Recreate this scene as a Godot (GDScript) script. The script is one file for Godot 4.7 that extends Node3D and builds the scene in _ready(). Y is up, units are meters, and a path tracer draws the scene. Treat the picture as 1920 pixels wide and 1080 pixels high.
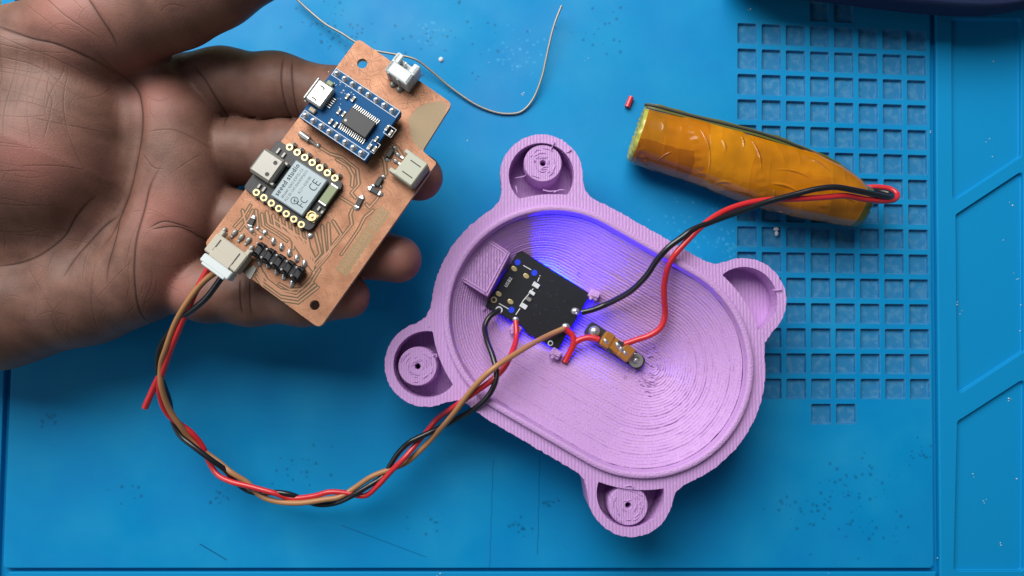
extends Node3D
# A workbench close-up: a hand holds a milled copper circuit board over a blue silicone mat,
# beside a purple printed enclosure, a taped battery and their wires. All lengths below are millimetres.

const EYE := 255.0      # camera to mat
const TILT := 4.6       # degrees off plumb
const FOCAL := 1423.0   # in pixels of a 1920 x 1080 picture
const RIM := 26.0       # height of the enclosure's rim

var eye: Vector3
var ahead: Vector3
var upward: Vector3
var mats := {}


# ---------------------------------------------------------------- shapes
class Shape:
	var v := PackedVector3Array()
	var n := PackedVector3Array()
	var uv := PackedVector2Array()
	var ix := PackedInt32Array()
	var plan := Rect2(0, 0, 100, 100)

	func vert(p: Vector3, nn: Vector3) -> int:
		v.append(p)
		n.append(nn)
		uv.append((Vector2(p.x, p.z) - plan.position) / plan.size)
		return v.size() - 1

	func face(a: int, b: int, c: int) -> void:
		var g := (v[a] - v[c]).cross(v[a] - v[b])
		if g.dot(n[a] + n[b] + n[c]) >= 0.0:
			ix.append_array([a, b, c])
		else:
			ix.append_array([a, c, b])

	func tri(a: Vector3, b: Vector3, c: Vector3, hint: Vector3) -> void:
		var g := (b - a).cross(c - a)
		if g.length_squared() < 1e-12:
			return
		g = g.normalized()
		if g.dot(hint) < 0.0:
			g = -g
		face(vert(a, g), vert(b, g), vert(c, g))

	func quad(a: Vector3, b: Vector3, c: Vector3, d: Vector3, hint: Vector3) -> void:
		tri(a, b, c, hint)
		tri(a, c, d, hint)

	# rows of points, smooth; the normals look along hint, or away from the point «from»
	func grid(rows: Array, closed: bool, hint: Vector3, from = null) -> void:
		var m: int = rows.size()
		var w: int = rows[0].size()
		var nn := PackedVector3Array()
		var sum := 0.0
		for i in m:
			var r: PackedVector3Array = rows[i]
			var up: PackedVector3Array = rows[mini(i + 1, m - 1)]
			var dn: PackedVector3Array = rows[maxi(i - 1, 0)]
			for j in w:
				var jp := (j + 1) % w if closed else mini(j + 1, w - 1)
				var jm := (j - 1 + w) % w if closed else maxi(j - 1, 0)
				var q := (r[jp] - r[jm]).cross(up[j] - dn[j])
				q = q.normalized() if q.length_squared() > 1e-16 else Vector3.ZERO
				nn.append(q)
				sum += q.dot(hint if from == null else r[j] - from)
		var s := 1.0 if sum >= 0.0 else -1.0
		var base := v.size()
		for i in m:
			for j in w:
				vert(rows[i][j], nn[i * w + j] * s)
		for i in m - 1:
			for j in (w if closed else w - 1):
				var a := base + i * w + j
				var b := base + i * w + (j + 1) % w
				face(a, b, b + w)
				face(a, b + w, a + w)

	func box(c: Vector3, size: Vector3, bevel := 0.1, turn := Basis()) -> void:
		var h := size / 2.0
		var e := minf(bevel, minf(h.x, minf(h.y, h.z)) * 0.9)
		var axes := [Vector3.RIGHT, Vector3.UP, Vector3.BACK]
		for k in 3:
			var a: Vector3 = axes[k]
			var b: Vector3 = axes[(k + 1) % 3]
			var d: Vector3 = axes[(k + 2) % 3]
			for s in [-1.0, 1.0]:
				var o: Vector3 = a * s * h[k]
				var x: Vector3 = b * (h[(k + 1) % 3] - e)
				var y: Vector3 = d * (h[(k + 2) % 3] - e)
				quad(c + turn * (o - x - y), c + turn * (o + x - y), c + turn * (o + x + y), c + turn * (o - x + y), turn * (a * s))
				for t in [-1.0, 1.0]:   # edges between faces k and k+1
					var o2: Vector3 = b * t * h[(k + 1) % 3]
					var p1: Vector3 = o + b * t * (h[(k + 1) % 3] - e)
					var p2: Vector3 = o2 + a * s * (h[k] - e)
					quad(c + turn * (p1 - y), c + turn * (p1 + y), c + turn * (p2 + y), c + turn * (p2 - y), turn * (a * s + b * t))
		for sx in [-1.0, 1.0]:
			for sy in [-1.0, 1.0]:
				for sz in [-1.0, 1.0]:
					var q := Vector3(sx, sy, sz)
					tri(c + turn * (q * (h - Vector3(0, e, e))), c + turn * (q * (h - Vector3(e, 0, e))), c + turn * (q * (h - Vector3(e, e, 0))), turn * q)

	func tube(pts: PackedVector3Array, r: float, seg := 10, r_end := -1.0) -> void:
		var rows := []
		var m := pts.size()
		var t0 := (pts[1] - pts[0]).normalized()
		var side := t0.cross(Vector3.UP if absf(t0.y) < 0.9 else Vector3.RIGHT).normalized()
		var base := v.size()
		for i in m:
			var t := (pts[mini(i + 1, m - 1)] - pts[maxi(i - 1, 0)]).normalized()
			side = (side - t * side.dot(t)).normalized()
			var up := t.cross(side)
			var rr := r if r_end < 0.0 else lerpf(r, r_end, i / float(m - 1))
			for j in seg:
				var a := TAU * j / seg
				var o := side * cos(a) + up * sin(a)
				vert(pts[i] + o * rr, o)
		for i in m - 1:
			for j in seg:
				var a := base + i * seg + j
				var b := base + i * seg + (j + 1) % seg
				face(a, b, b + seg)
				face(a, b + seg, a + seg)
		for e in [0, m - 1]:
			var t := (pts[0] - pts[1]).normalized() if e == 0 else (pts[m - 1] - pts[m - 2]).normalized()
			for j in seg:
				tri(pts[e], v[base + e * seg + j], v[base + e * seg + (j + 1) % seg], t)

	# profile: pairs (radius, height), turned round the y axis at c
	func lathe(c: Vector3, prof: Array, seg := 20, sx := 1.0, sz := 1.0, turn := 0.0) -> void:
		for k in prof.size() - 1:
			var p: Vector2 = prof[k]
			var q: Vector2 = prof[k + 1]
			var d := (q - p).normalized()
			for j in seg:
				var a := TAU * j / seg
				var b := TAU * (j + 1) / seg
				var id := []
				for e in [[p, a], [p, b], [q, b], [q, a]]:
					var w := Vector3(cos(e[1]) * sx, 0, sin(e[1]) * sz).rotated(Vector3.UP, turn)
					id.append(vert(c + w * e[0].x + Vector3(0, e[0].y, 0), (w * d.y + Vector3(0, -d.x, 0)).normalized()))
				face(id[0], id[1], id[2])
				face(id[0], id[2], id[3])

	func blob(c: Vector3, r: Vector3, turn := 0.0, rings := 6, seg := 10) -> void:
		var rows := []
		for i in rings + 1:
			var t := PI * 0.5 * i / rings
			var row := PackedVector3Array()
			for j in seg:
				var a := TAU * j / seg
				row.append(c + Vector3(cos(a) * sin(t) * r.x, cos(t) * r.y, sin(a) * sin(t) * r.z).rotated(Vector3.UP, turn))
			rows.append(row)
		grid(rows, true, Vector3.UP, c - Vector3(0, r.y, 0))

	func mesh() -> ArrayMesh:
		var s := PackedVector3Array()
		s.resize(v.size())
		for i in v.size():
			s[i] = v[i] * 0.001
		var a := []
		a.resize(Mesh.ARRAY_MAX)
		a[Mesh.ARRAY_VERTEX] = s
		a[Mesh.ARRAY_NORMAL] = n
		a[Mesh.ARRAY_TEX_UV] = uv
		a[Mesh.ARRAY_INDEX] = ix
		var m := ArrayMesh.new()
		m.add_surface_from_arrays(Mesh.PRIMITIVE_TRIANGLES, a)
		return m


# ---------------------------------------------------------------- where things stand
func look_through(px: float, py: float) -> Vector3:
	return ahead + Vector3.RIGHT * ((px - 960.0) / FOCAL) + upward * ((540.0 - py) / FOCAL)


# the point at height h that the photograph shows at (px, py)
func spot(px: float, py: float, h := 0.0) -> Vector3:
	var d := look_through(px, py)
	return eye + d * ((h - eye.y) / d.y)


# the same on a tilted plane, in that plane's own axes
func spot_on(frame: Transform3D, px: float, py: float, dh := 0.0) -> Vector3:
	var inv := frame.affine_inverse()
	var o := inv * eye
	var d := inv.basis * look_through(px, py)
	return o + d * ((dh - o.y) / d.y)


func trail(list: Array, lift := 0.0) -> PackedVector3Array:   # [x, y, height] triples
	var raw := []
	for p in list:
		raw.append(spot(p[0], p[1], p[2] + lift))
	return smooth(raw)


func smooth(raw: Array, step := 1.0) -> PackedVector3Array:
	var out := PackedVector3Array()
	for i in raw.size() - 1:
		var a: Vector3 = raw[maxi(i - 1, 0)]
		var b: Vector3 = raw[i]
		var c: Vector3 = raw[i + 1]
		var d: Vector3 = raw[mini(i + 2, raw.size() - 1)]
		var k := maxi(2, int(b.distance_to(c) / step))
		for j in k:
			out.append(b.cubic_interpolate(c, a, d, j / float(k)))
	out.append(raw[-1])
	return out


# ---------------------------------------------------------------- objects
func thing(called: String, label: String, category: String, group := "", at := Transform3D()) -> Node3D:
	var o := Node3D.new()
	o.name = called
	o.transform = Transform3D(at.basis, at.origin * 0.001)
	add_child(o, true)
	return tag(o, label, category, group)


func tag(o: Node3D, label: String, category: String, group := "") -> Node3D:
	o.set_meta("label", label)
	o.set_meta("category", category)
	if group:
		o.set_meta("group", group)
	return o


func part(parent: Node, called: String, shape, material: Material, at := Vector3.ZERO) -> MeshInstance3D:
	var o := MeshInstance3D.new()
	o.name = called
	o.mesh = shape.mesh() if shape is Shape else shape
	o.material_override = material
	o.position = at * 0.001
	parent.add_child(o, true)
	return o


func lettering(parent: Node, words: String, at: Vector3, along: Vector2, wide: float, material: Material, depth := 0.06, bold := false) -> void:
	var t := TextMesh.new()
	var f := SystemFont.new()
	f.font_names = PackedStringArray(["Droid Sans"])
	if bold:
		f.font_weight = 700
	t.font = f
	t.text = words
	t.font_size = 32
	t.pixel_size = 0.001
	t.curve_step = 4.0
	var shrink := wide * 0.001 / maxf(1e-6, t.get_aabb().size.x)
	t.depth = depth * 0.001 / shrink
	var o := part(parent, "lettering", t, material, at)
	var x := Vector3(along.x, 0, along.y).normalized()
	o.basis = Basis(x, Vector3.UP.cross(x), Vector3.UP).scaled_local(Vector3.ONE * shrink)


func lin(r: float, g: float, b: float) -> Color:
	return Color(r, g, b).linear_to_srgb()


func paint(called: String, c: Color, rough := 0.5, metal := 0.0) -> StandardMaterial3D:
	var m := StandardMaterial3D.new()
	m.resource_name = called
	m.albedo_color = c
	m.roughness = rough
	m.metallic = metal
	mats[called] = m
	return m


func noise(freq: float, octaves := 3, kind := FastNoiseLite.TYPE_SIMPLEX_SMOOTH, number := 7) -> FastNoiseLite:
	var f := FastNoiseLite.new()
	f.noise_type = kind
	f.frequency = freq
	f.fractal_octaves = octaves
	f.seed = number
	return f


func noise_tex(f: FastNoiseLite, side := 512) -> ImageTexture:
	return ImageTexture.create_from_image(f.get_seamless_image(side, side))


# relief in world space: size = millimetres that one tile spans, deep = millimetres
func relief(m: StandardMaterial3D, t: Texture2D, size: float, deep: float, in_world := true) -> void:
	m.heightmap_enabled = true
	m.heightmap_texture = t
	m.heightmap_scale = deep * 0.1
	if size > 0.0:
		m.uv1_triplanar = true
		m.uv1_world_triplanar = in_world
		m.uv1_scale = Vector3.ONE * (1000.0 / size)


# fills an outline with holes: cut along a line through each hole, then triangulate the pieces
func fill(s: Shape, outer: PackedVector2Array, holes: Array, y: float, up := Vector3.UP) -> void:
	var cuts := [-1e4]
	for h in holes:
		var b := bounds(h)
		cuts.append(b.get_center().y)
	cuts.append(1e4)
	cuts.sort()
	for i in cuts.size() - 1:
		if cuts[i + 1] - cuts[i] < 1e-3:
			continue
		var band := PackedVector2Array([Vector2(-1e3, cuts[i]), Vector2(1e3, cuts[i]), Vector2(1e3, cuts[i + 1]), Vector2(-1e3, cuts[i + 1])])
		var pieces := Geometry2D.intersect_polygons(outer, band)
		for h in holes:
			var next: Array[PackedVector2Array] = []
			for p in pieces:
				next.append_array(Geometry2D.clip_polygons(p, h))
			pieces = next
		for p in pieces:
			if p.size() < 3:
				continue
			var t := Geometry2D.triangulate_polygon(p)
			for k in range(0, t.size(), 3):
				s.tri(Vector3(p[t[k]].x, y, p[t[k]].y), Vector3(p[t[k + 1]].x, y, p[t[k + 1]].y), Vector3(p[t[k + 2]].x, y, p[t[k + 2]].y), up)


func bounds(p: PackedVector2Array) -> Rect2:
	var r := Rect2(p[0], Vector2.ZERO)
	for q in p:
		r = r.expand(q)
	return r


# an upright wall along an outline; outward: +1 looks out of the outline, -1 into it
func skirt(s: Shape, poly: PackedVector2Array, y0: float, y1: float, outward := 1.0) -> void:
	var area := 0.0
	for i in poly.size():
		area += poly[i].cross(poly[(i + 1) % poly.size()])
	var sgn := outward * signf(area)
	for i in poly.size():
		var a := poly[i]
		var b := poly[(i + 1) % poly.size()]
		var d := (b - a).normalized()
		var o := Vector3(d.y, 0, -d.x) * sgn
		s.quad(Vector3(a.x, y0, a.y), Vector3(b.x, y0, b.y), Vector3(b.x, y1, b.y), Vector3(a.x, y1, a.y), o)


func ring2(c: Vector2, r: float, k := 24) -> PackedVector2Array:
	var p := PackedVector2Array()
	for i in k:
		p.append(c + Vector2.from_angle(TAU * i / k) * r)
	return p


func flat(p: Vector3) -> Vector2:
	return Vector2(p.x, p.z)


func rounded(corners: Array, radii: Array, k := 5) -> PackedVector2Array:
	var out := PackedVector2Array()
	var m := corners.size()
	for i in m:
		var c: Vector2 = corners[i]
		var a: Vector2 = (corners[(i - 1 + m) % m] - c)
		var b: Vector2 = (corners[(i + 1) % m] - c)
		var half := absf(a.angle_to(b)) / 2.0
		var cut := minf(radii[i] / tan(half), minf(a.length(), b.length()) * 0.45)
		if cut < 0.01:
			out.append(c)
			continue
		var p := c + a.normalized() * cut
		var q := c + b.normalized() * cut
		for j in k + 1:
			var t := j / float(k)
			out.append(p.lerp(c, t).lerp(c.lerp(q, t), t))
	return out


func slab(s: Shape, poly: PackedVector2Array, holes: Array, y0: float, y1: float, edge := 0.0) -> void:
	var top := poly
	if edge > 0.0:
		var shrunk := Geometry2D.offset_polygon(poly, -edge)
		if shrunk.size() == 1:
			top = shrunk[0]
	fill(s, top, holes, y1)
	fill(s, poly, holes, y0, Vector3.DOWN)
	skirt(s, poly, y0, y1 - edge)
	if edge > 0.0:   # the chamfer: from each corner of the outline to the nearest of the smaller one
		var near := []
		for p in poly:
			var best := 0
			for k in top.size():
				if top[k].distance_squared_to(p) < top[best].distance_squared_to(p):
					best = k
			near.append(top[best])
		var mid := Vector2.ZERO
		for p in poly:
			mid += p / poly.size()
		for i in poly.size():
			var j := (i + 1) % poly.size()
			var o: Vector2 = (poly[i] + poly[j]) / 2.0 - (near[i] + near[j]) / 2.0
			var hint := Vector3(o.x, edge, o.y)
			s.quad(Vector3(poly[i].x, y1 - edge, poly[i].y), Vector3(poly[j].x, y1 - edge, poly[j].y), Vector3(near[j].x, y1, near[j].y), Vector3(near[i].x, y1, near[i].y), hint)
	for h in holes:
		skirt(s, h, y0, y1, -1.0)


# ---------------------------------------------------------------- the scene
func _ready() -> void:
	stage()
	materials()
	tabletop()
	work_mat()
	enclosure()
	charging_module()
	slide_switch()
	battery()
	circuit_board()
	wire_harness()
	hand()
	small_things()


func stage() -> void:
	var t := deg_to_rad(TILT)
	eye = Vector3(0, EYE * cos(t), EYE * sin(t))
	ahead = -eye.normalized()
	upward = Vector3(0, sin(t), -cos(t))
	var cam := Camera3D.new()
	cam.name = "camera"
	cam.fov = rad_to_deg(2.0 * atan(540.0 / FOCAL))
	cam.near = 0.01
	cam.far = 20.0
	cam.transform = Transform3D(Basis(Vector3.RIGHT, upward, -ahead), eye * 0.001)
	add_child(cam)
	cam.current = true
	var e := Environment.new()
	e.background_mode = Environment.BG_COLOR
	e.background_color = lin(0.62, 0.66, 0.72)
	e.background_energy_multiplier = 0.15
	e.tonemap_mode = Environment.TONE_MAPPER_LINEAR
	e.tonemap_exposure = 1.0
	e.sdfgi_enabled = true
	e.ssao_enabled = true
	e.ssil_enabled = true
	var w := WorldEnvironment.new()
	w.name = "room_air"
	w.environment = e
	add_child(w)
	lamp("ceiling_panel", Vector3(-0.24, 0.58, -0.48), Vector3(0.0, 0.0, -0.02), Vector2(0.75, 0.55), 1.04, lin(1.0, 0.98, 0.95))
	lamp("side_window", Vector3(-0.9, 0.55, 0.35), Vector3(-0.05, 0.0, 0.05), Vector2(0.4, 0.5), 0.12, lin(0.85, 0.93, 1.0))


func lamp(called: String, at: Vector3, to: Vector3, size: Vector2, energy: float, c: Color) -> void:
	var l := AreaLight3D.new()
	l.name = called
	l.area_size = size
	l.area_normalize_energy = true
	l.light_energy = energy
	l.light_color = c
	l.shadow_enabled = true
	l.area_range = 6.0
	add_child(l)
	l.look_at_from_position(at, to, Vector3(0, 0, -1))


func materials() -> void:
	var fine := noise_tex(noise(0.05, 4))
	var silicone := paint("blue_silicone", lin(0.001, 0.25, 0.55), 0.6)
	silicone.metallic_specular = 0.3
	relief(silicone, fine, 6.0, 0.02)
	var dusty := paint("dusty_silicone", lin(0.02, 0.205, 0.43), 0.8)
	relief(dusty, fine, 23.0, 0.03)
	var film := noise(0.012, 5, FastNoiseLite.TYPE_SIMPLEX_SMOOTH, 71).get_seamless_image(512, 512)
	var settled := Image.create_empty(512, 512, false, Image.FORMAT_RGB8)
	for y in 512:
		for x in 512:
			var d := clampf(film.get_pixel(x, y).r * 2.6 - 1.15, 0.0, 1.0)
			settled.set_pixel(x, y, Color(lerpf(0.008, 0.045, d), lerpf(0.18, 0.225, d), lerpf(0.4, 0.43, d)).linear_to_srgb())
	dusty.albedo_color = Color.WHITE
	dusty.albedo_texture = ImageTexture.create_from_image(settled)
	var pla := paint("purple_plastic", lin(0.55, 0.315, 0.65), 0.5)
	relief(pla, noise_tex(noise(0.04, 4, FastNoiseLite.TYPE_SIMPLEX_SMOOTH, 3)), 14.0, 0.2)
	var im := Image.create_empty(256, 256, false, Image.FORMAT_RGB8)
	var streak := noise(0.03, 3, FastNoiseLite.TYPE_SIMPLEX_SMOOTH, 17).get_seamless_image(256, 256)
	for y in 256:
		for x in 256:
			var w := streak.get_pixel(x, y).r * 0.5
			var u := fposmod((x + w * 10.0) / 16.0, 1.0)
			var h := sin(PI * u) * (0.55 + 0.9 * w)
			im.set_pixel(x, y, Color(h, h, h))
	var lines := ImageTexture.create_from_image(im)
	for k in [["purple_plastic_lines", Vector3(0, 0, 0)], ["purple_plastic_slanted", Vector3(0, 1, 0)]]:
		var m := paint(k[0], lin(0.55, 0.315, 0.65), 0.5)
		m.heightmap_enabled = true
		m.heightmap_texture = lines
		m.heightmap_scale = 0.014
		m.uv1_scale = Vector3(1, 1, 1)
	paint("wire_red", lin(0.62, 0.022, 0.03), 0.32).metallic_specular = 0.6
	paint("wire_black", lin(0.008, 0.009, 0.012), 0.3).metallic_specular = 0.6
	paint("wire_brown", lin(0.43, 0.205, 0.085), 0.4)
	paint("solder", lin(0.62, 0.64, 0.65), 0.32, 0.85)
	paint("steel", lin(0.5, 0.5, 0.48), 0.35, 0.75)
	paint("dull_metal", lin(0.33, 0.32, 0.29), 0.45, 0.5)
	paint("gold_plate", lin(0.72, 0.58, 0.3), 0.35, 0.6)
	paint("shield_metal", lin(0.33, 0.4, 0.43), 0.45, 0.2)
	paint("black_resist", lin(0.012, 0.013, 0.018), 0.4)
	paint("chip_black", lin(0.03, 0.03, 0.035), 0.5)
	paint("module_blue", lin(0.003, 0.082, 0.235), 0.5).metallic_specular = 0.25
	paint("print_white", lin(0.75, 0.78, 0.8), 0.6)
	paint("print_dark", lin(0.03, 0.045, 0.06), 0.6)
	paint("nylon_white", lin(0.62, 0.68, 0.69), 0.4)
	paint("nylon_cream", lin(0.46, 0.47, 0.38), 0.45)
	paint("nylon_beige", lin(0.5, 0.46, 0.38), 0.45)
	paint("slot_dark", lin(0.05, 0.05, 0.045), 0.6)
	paint("crystal_green", lin(0.22, 0.27, 0.14), 0.4)
	paint("ceramic_tan", lin(0.4, 0.34, 0.24), 0.5)
	paint("laminate", lin(0.4, 0.3, 0.16), 0.5)
	var tape := paint("amber_tape", lin(0.72, 0.27, 0.006), 0.14)
	tape.clearcoat_enabled = true
	tape.clearcoat = 0.6
	tape.clearcoat_roughness = 0.08
	relief(tape, noise_tex(noise(0.016, 3, FastNoiseLite.TYPE_CELLULAR, 11)), 40.0, 0.5)
	paint("end_tape", lin(0.42, 0.4, 0.03), 0.18).clearcoat_enabled = true
	var fin := paint("olive_tape", lin(0.09, 0.1, 0.008), 0.2)
	fin.clearcoat_enabled = true
	paint("switch_amber", lin(0.36, 0.15, 0.03), 0.25)
	var glow := paint("led_blue", lin(0.0, 0.02, 0.9), 0.4)
	glow.emission_enabled = true
	glow.emission = Color(0.03, 0.1, 1.0)
	glow.emission_energy_multiplier = 4.0
	var leak := paint("painted_led_leak", lin(0.02, 0.06, 0.6), 0.4)  # glow painted in, standing for lamp light seeping through the laminate
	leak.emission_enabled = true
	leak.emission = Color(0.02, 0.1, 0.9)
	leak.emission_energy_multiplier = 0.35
	paint("crumb_white", lin(0.6, 0.66, 0.7), 0.6)
	var cloth := paint("navy_cloth", lin(0.003, 0.016, 0.075), 0.8)
	relief(cloth, fine, 8.0, 0.25)


func tabletop() -> void:
	var s := Shape.new()
	s.quad(Vector3(-900, -4, -700), Vector3(900, -4, -700), Vector3(900, -4, 700), Vector3(-900, -4, 700), Vector3.UP)
	var m := paint("speckled_laminate", Color.WHITE, 0.6)
	var f := noise(0.03, 4, FastNoiseLite.TYPE_SIMPLEX_SMOOTH, 21)
	var g := Gradient.new()
	g.offsets = PackedFloat32Array([0.0, 0.4, 0.55, 1.0])
	g.colors = PackedColorArray([lin(0.05, 0.05, 0.015), lin(0.16, 0.17, 0.06), lin(0.2, 0.22, 0.1), lin(0.4, 0.38, 0.22)])
	var im := f.get_seamless_image(256, 256)
	var c := Image.create_empty(256, 256, false, Image.FORMAT_RGB8)
	for y in 256:
		for x in 256:
			c.set_pixel(x, y, g.sample(im.get_pixel(x, y).r))
	m.albedo_texture = ImageTexture.create_from_image(c)
	m.uv1_triplanar = true
	m.uv1_world_triplanar = true
	m.uv1_scale = Vector3.ONE * 40.0
	part(self, "tabletop", s, m).set_meta("kind", "structure")


# ---------------------------------------------------------------- the mat
func inset(q: Array, d: float) -> Array:
	var out := []
	var mid := Vector2.ZERO
	for p in q:
		mid += p / q.size()
	for i in q.size():
		var a: Vector2 = q[(i - 1 + q.size()) % q.size()]
		var b: Vector2 = q[i]
		var c: Vector2 = q[(i + 1) % q.size()]
		var n1 := (b - a).orthogonal().normalized()
		var n2 := (c - b).orthogonal().normalized()
		n1 *= signf(n1.dot(mid - b))
		n2 *= signf(n2.dot(mid - b))
		out.append(Geometry2D.line_intersects_line(b + n1 * d, b - a, b + n2 * d, c - b))
	return out


# a pocket with rounded edges that fills a four-cornered hole of the sheet round it
func recess(q: Array, lip: float, corner: float, deep: float) -> Shape:
	var s := Shape.new()
	var k := 5
	var rows := []
	var prof := [[lip, 0.0], [lip + 0.07, -0.04], [lip + 0.16, -0.16], [lip + 0.22, -0.5], [lip + 0.27, -deep + 0.2], [lip + 0.34, -deep + 0.06], [lip + 0.5, -deep]]
	for e in prof:
		var c := inset(q, e[0])
		var r := maxf(0.15, corner - e[0] + lip)
		var row := PackedVector3Array()
		for p in rounded(c, [r, r, r, r], k):
			row.append(Vector3(p.x, e[1], p.y))
		rows.append(row)
	s.grid(rows, true, Vector3.UP)
	var top: PackedVector3Array = rows[0]
	for i in 4:
		var c := Vector3(q[i].x, 0, q[i].y)
		for j in k:
			s.tri(c, top[i * (k + 1) + j], top[i * (k + 1) + j + 1], Vector3.UP)
		var n := Vector3(q[(i + 1) % 4].x, 0, q[(i + 1) % 4].y)
		s.quad(c, top[i * (k + 1) + k], top[((i + 1) % 4) * (k + 1)], n, Vector3.UP)
	var low: PackedVector3Array = rows[-1]
	var mid := Vector3.ZERO
	for p in low:
		mid += p / low.size()
	for i in low.size():
		s.tri(mid, low[i], low[(i + 1) % low.size()], Vector3.UP)
	return s


func lattice(i: float, j: float) -> Vector2:
	var a := Vector2(1384, 44).lerp(Vector2(1735, 59), i / 7.76)
	var b := Vector2(1383, 747).lerp(Vector2(1743, 747), i / 7.76)
	var p := a.lerp(b, j / 14.76)
	return flat(spot(p.x, p.y))


func outline(list: Array, h := 0.0) -> PackedVector2Array:
	var p := PackedVector2Array()
	for e in list:
		p.append(flat(spot(e[0], e[1], h)))
	return p


func work_mat() -> void:
	var o := thing("work_mat", "large bright blue silicone soldering mat with square pockets under everything", "mat")
	var blue: StandardMaterial3D = mats["blue_silicone"]
	var stained := stained_silicone()
	var base := Shape.new()
	fill(base, outline([[55, -120], [2080, -120], [2080, 1180], [-45, 1180], [-30, 700]]), [], -2.2)
	skirt(base, outline([[55, -120], [2080, -120], [2080, 1180], [-45, 1180], [-30, 700]]), -4, -2.2)
	part(o, "backing_sheet", base, blue)
	var cells := []
	for j in range(-1, 16):
		for i in 8:
			if (j == -1 or j == 15) and i != 3 and i != 4:
				continue
			cells.append([lattice(i - 0.03, j - 0.03), lattice(i + 0.79, j - 0.03), lattice(i + 0.79, j + 0.79), lattice(i - 0.03, j + 0.79)])
	var field := outline([[44, -70], [1744, -70], [1746, 300], [1752, 1060], [1746, 1066], [9, 1066], [5, 1060], [20, 690]])
	var s := Shape.new()
	s.plan = Rect2(-190, -110, 380, 214)
	var holes := []
	for c in cells:
		holes.append(PackedVector2Array(c))
	slab_open(s, field, holes, -2.25, 0.0, 0.5)
	part(o, "field_sheet", s, stained)
	var w := 6.95
	var q := [Vector2(-w, -w) / 2, Vector2(w, -w) / 2, Vector2(w, w) / 2, Vector2(-w, w) / 2]
	var pocket := recess(q, 0.02, 0.7, 1.2).mesh()
	for c in cells:
		var mid: Vector2 = (c[0] + c[1] + c[2] + c[3]) / 4.0
		var x: Vector2 = (c[1] - c[0] + c[2] - c[3]) / 2.0 / w
		var z: Vector2 = (c[3] - c[0] + c[2] - c[1]) / 2.0 / w
		var r := part(o, "square_pocket", pocket, mats["dusty_silicone"], Vector3(mid.x, 0, mid.y))
		r.basis = Basis(Vector3(x.x, 0, x.y), Vector3.UP, Vector3(z.x, 0, z.y))
	var panels := [
		[[1782, 32], [1918, 32], [1918, 295], [1784, 383]],
		[[1790, 401], [1922, 314], [1923, 661], [1793, 746]],
		[[1793, 789], [1925, 704], [1923, 1074], [1786, 1074]]]
	var side := Shape.new()
	holes = []
	for p in panels:
		holes.append(outline(p))
	slab_open(side, outline([[1755, -70], [2060, -70], [2060, 1160], [1763, 1160], [1763, 1060], [1756, 300]]), holes, -2.25, -0.1, 0.5)
	part(o, "side_frame", side, blue)
	for h in holes:
		part(o, "tool_tray", recess([h[0], h[1], h[2], h[3]], 0.3, 1.6, 1.4), blue, Vector3(0, -0.1, 0))
	var strip := Shape.new()
	slab_open(strip, outline([[14, 1073], [1756, 1073], [1756, 1160], [12, 1160]]), [], -2.25, -0.3, 0.4)
	part(o, "front_rim", strip, blue)
	var left := Shape.new()
	slab_open(left, outline([[30, -70], [8, 690], [-6, 1060], [-8, 1160], [-45, 1160], [-28, 690], [5, -70]]), [], -2.25, 0.0, 0.4)
	part(o, "side_rim", left, blue)


# a sheet with a rounded edge; its holes are left to the pockets that fill them
func slab_open(s: Shape, poly: PackedVector2Array, holes: Array, y0: float, y1: float, edge: float) -> void:
	var q := []
	for p in poly:
		q.append(p)
	var prev = q
	var rows := []
	for e in [[0.0, y0], [0.0, y1 - edge], [edge * 0.12, y1 - edge * 0.5], [edge * 0.4, y1 - edge * 0.15], [edge, y1]]:
		var row := PackedVector3Array()
		prev = inset_any(poly, e[0])
		for p in prev:
			row.append(Vector3(p.x, e[1], p.y))
		rows.append(row)
	for i in rows.size() - 1:
		var a: PackedVector3Array = rows[i]
		var b: PackedVector3Array = rows[i + 1]
		for j in a.size():
			var k := (j + 1) % a.size()
			var d := (a[k] - a[j]).normalized()
			var n := d.cross(b[j] - a[j])
			var out2 := Vector3(d.z, 0, -d.x)
			if Geometry2D.is_point_in_polygon(flat((a[j] + a[k]) / 2 + out2 * 0.02), poly):
				out2 = -out2
			s.quad(a[j], a[k], b[k], b[j], n * signf(n.dot(out2 + Vector3.UP * 0.3)))
	fill(s, PackedVector2Array(prev), holes, y1)


func inset_any(poly: PackedVector2Array, d: float) -> PackedVector2Array:
	if d <= 0.0:
		return poly
	var area := 0.0
	for i in poly.size():
		area += poly[i].cross(poly[(i + 1) % poly.size()])
	var out := PackedVector2Array()
	for i in poly.size():
		var a := (poly[i] - poly[(i - 1 + poly.size()) % poly.size()]).normalized()
		var b := (poly[(i + 1) % poly.size()] - poly[i]).normalized()
		var n := (Vector2(-a.y, a.x) + Vector2(-b.y, b.x)).normalized() * signf(area)
		out.append(poly[i] + n * d / maxf(0.4, n.dot(Vector2(-a.y, a.x) * signf(area))))
	return out


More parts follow.
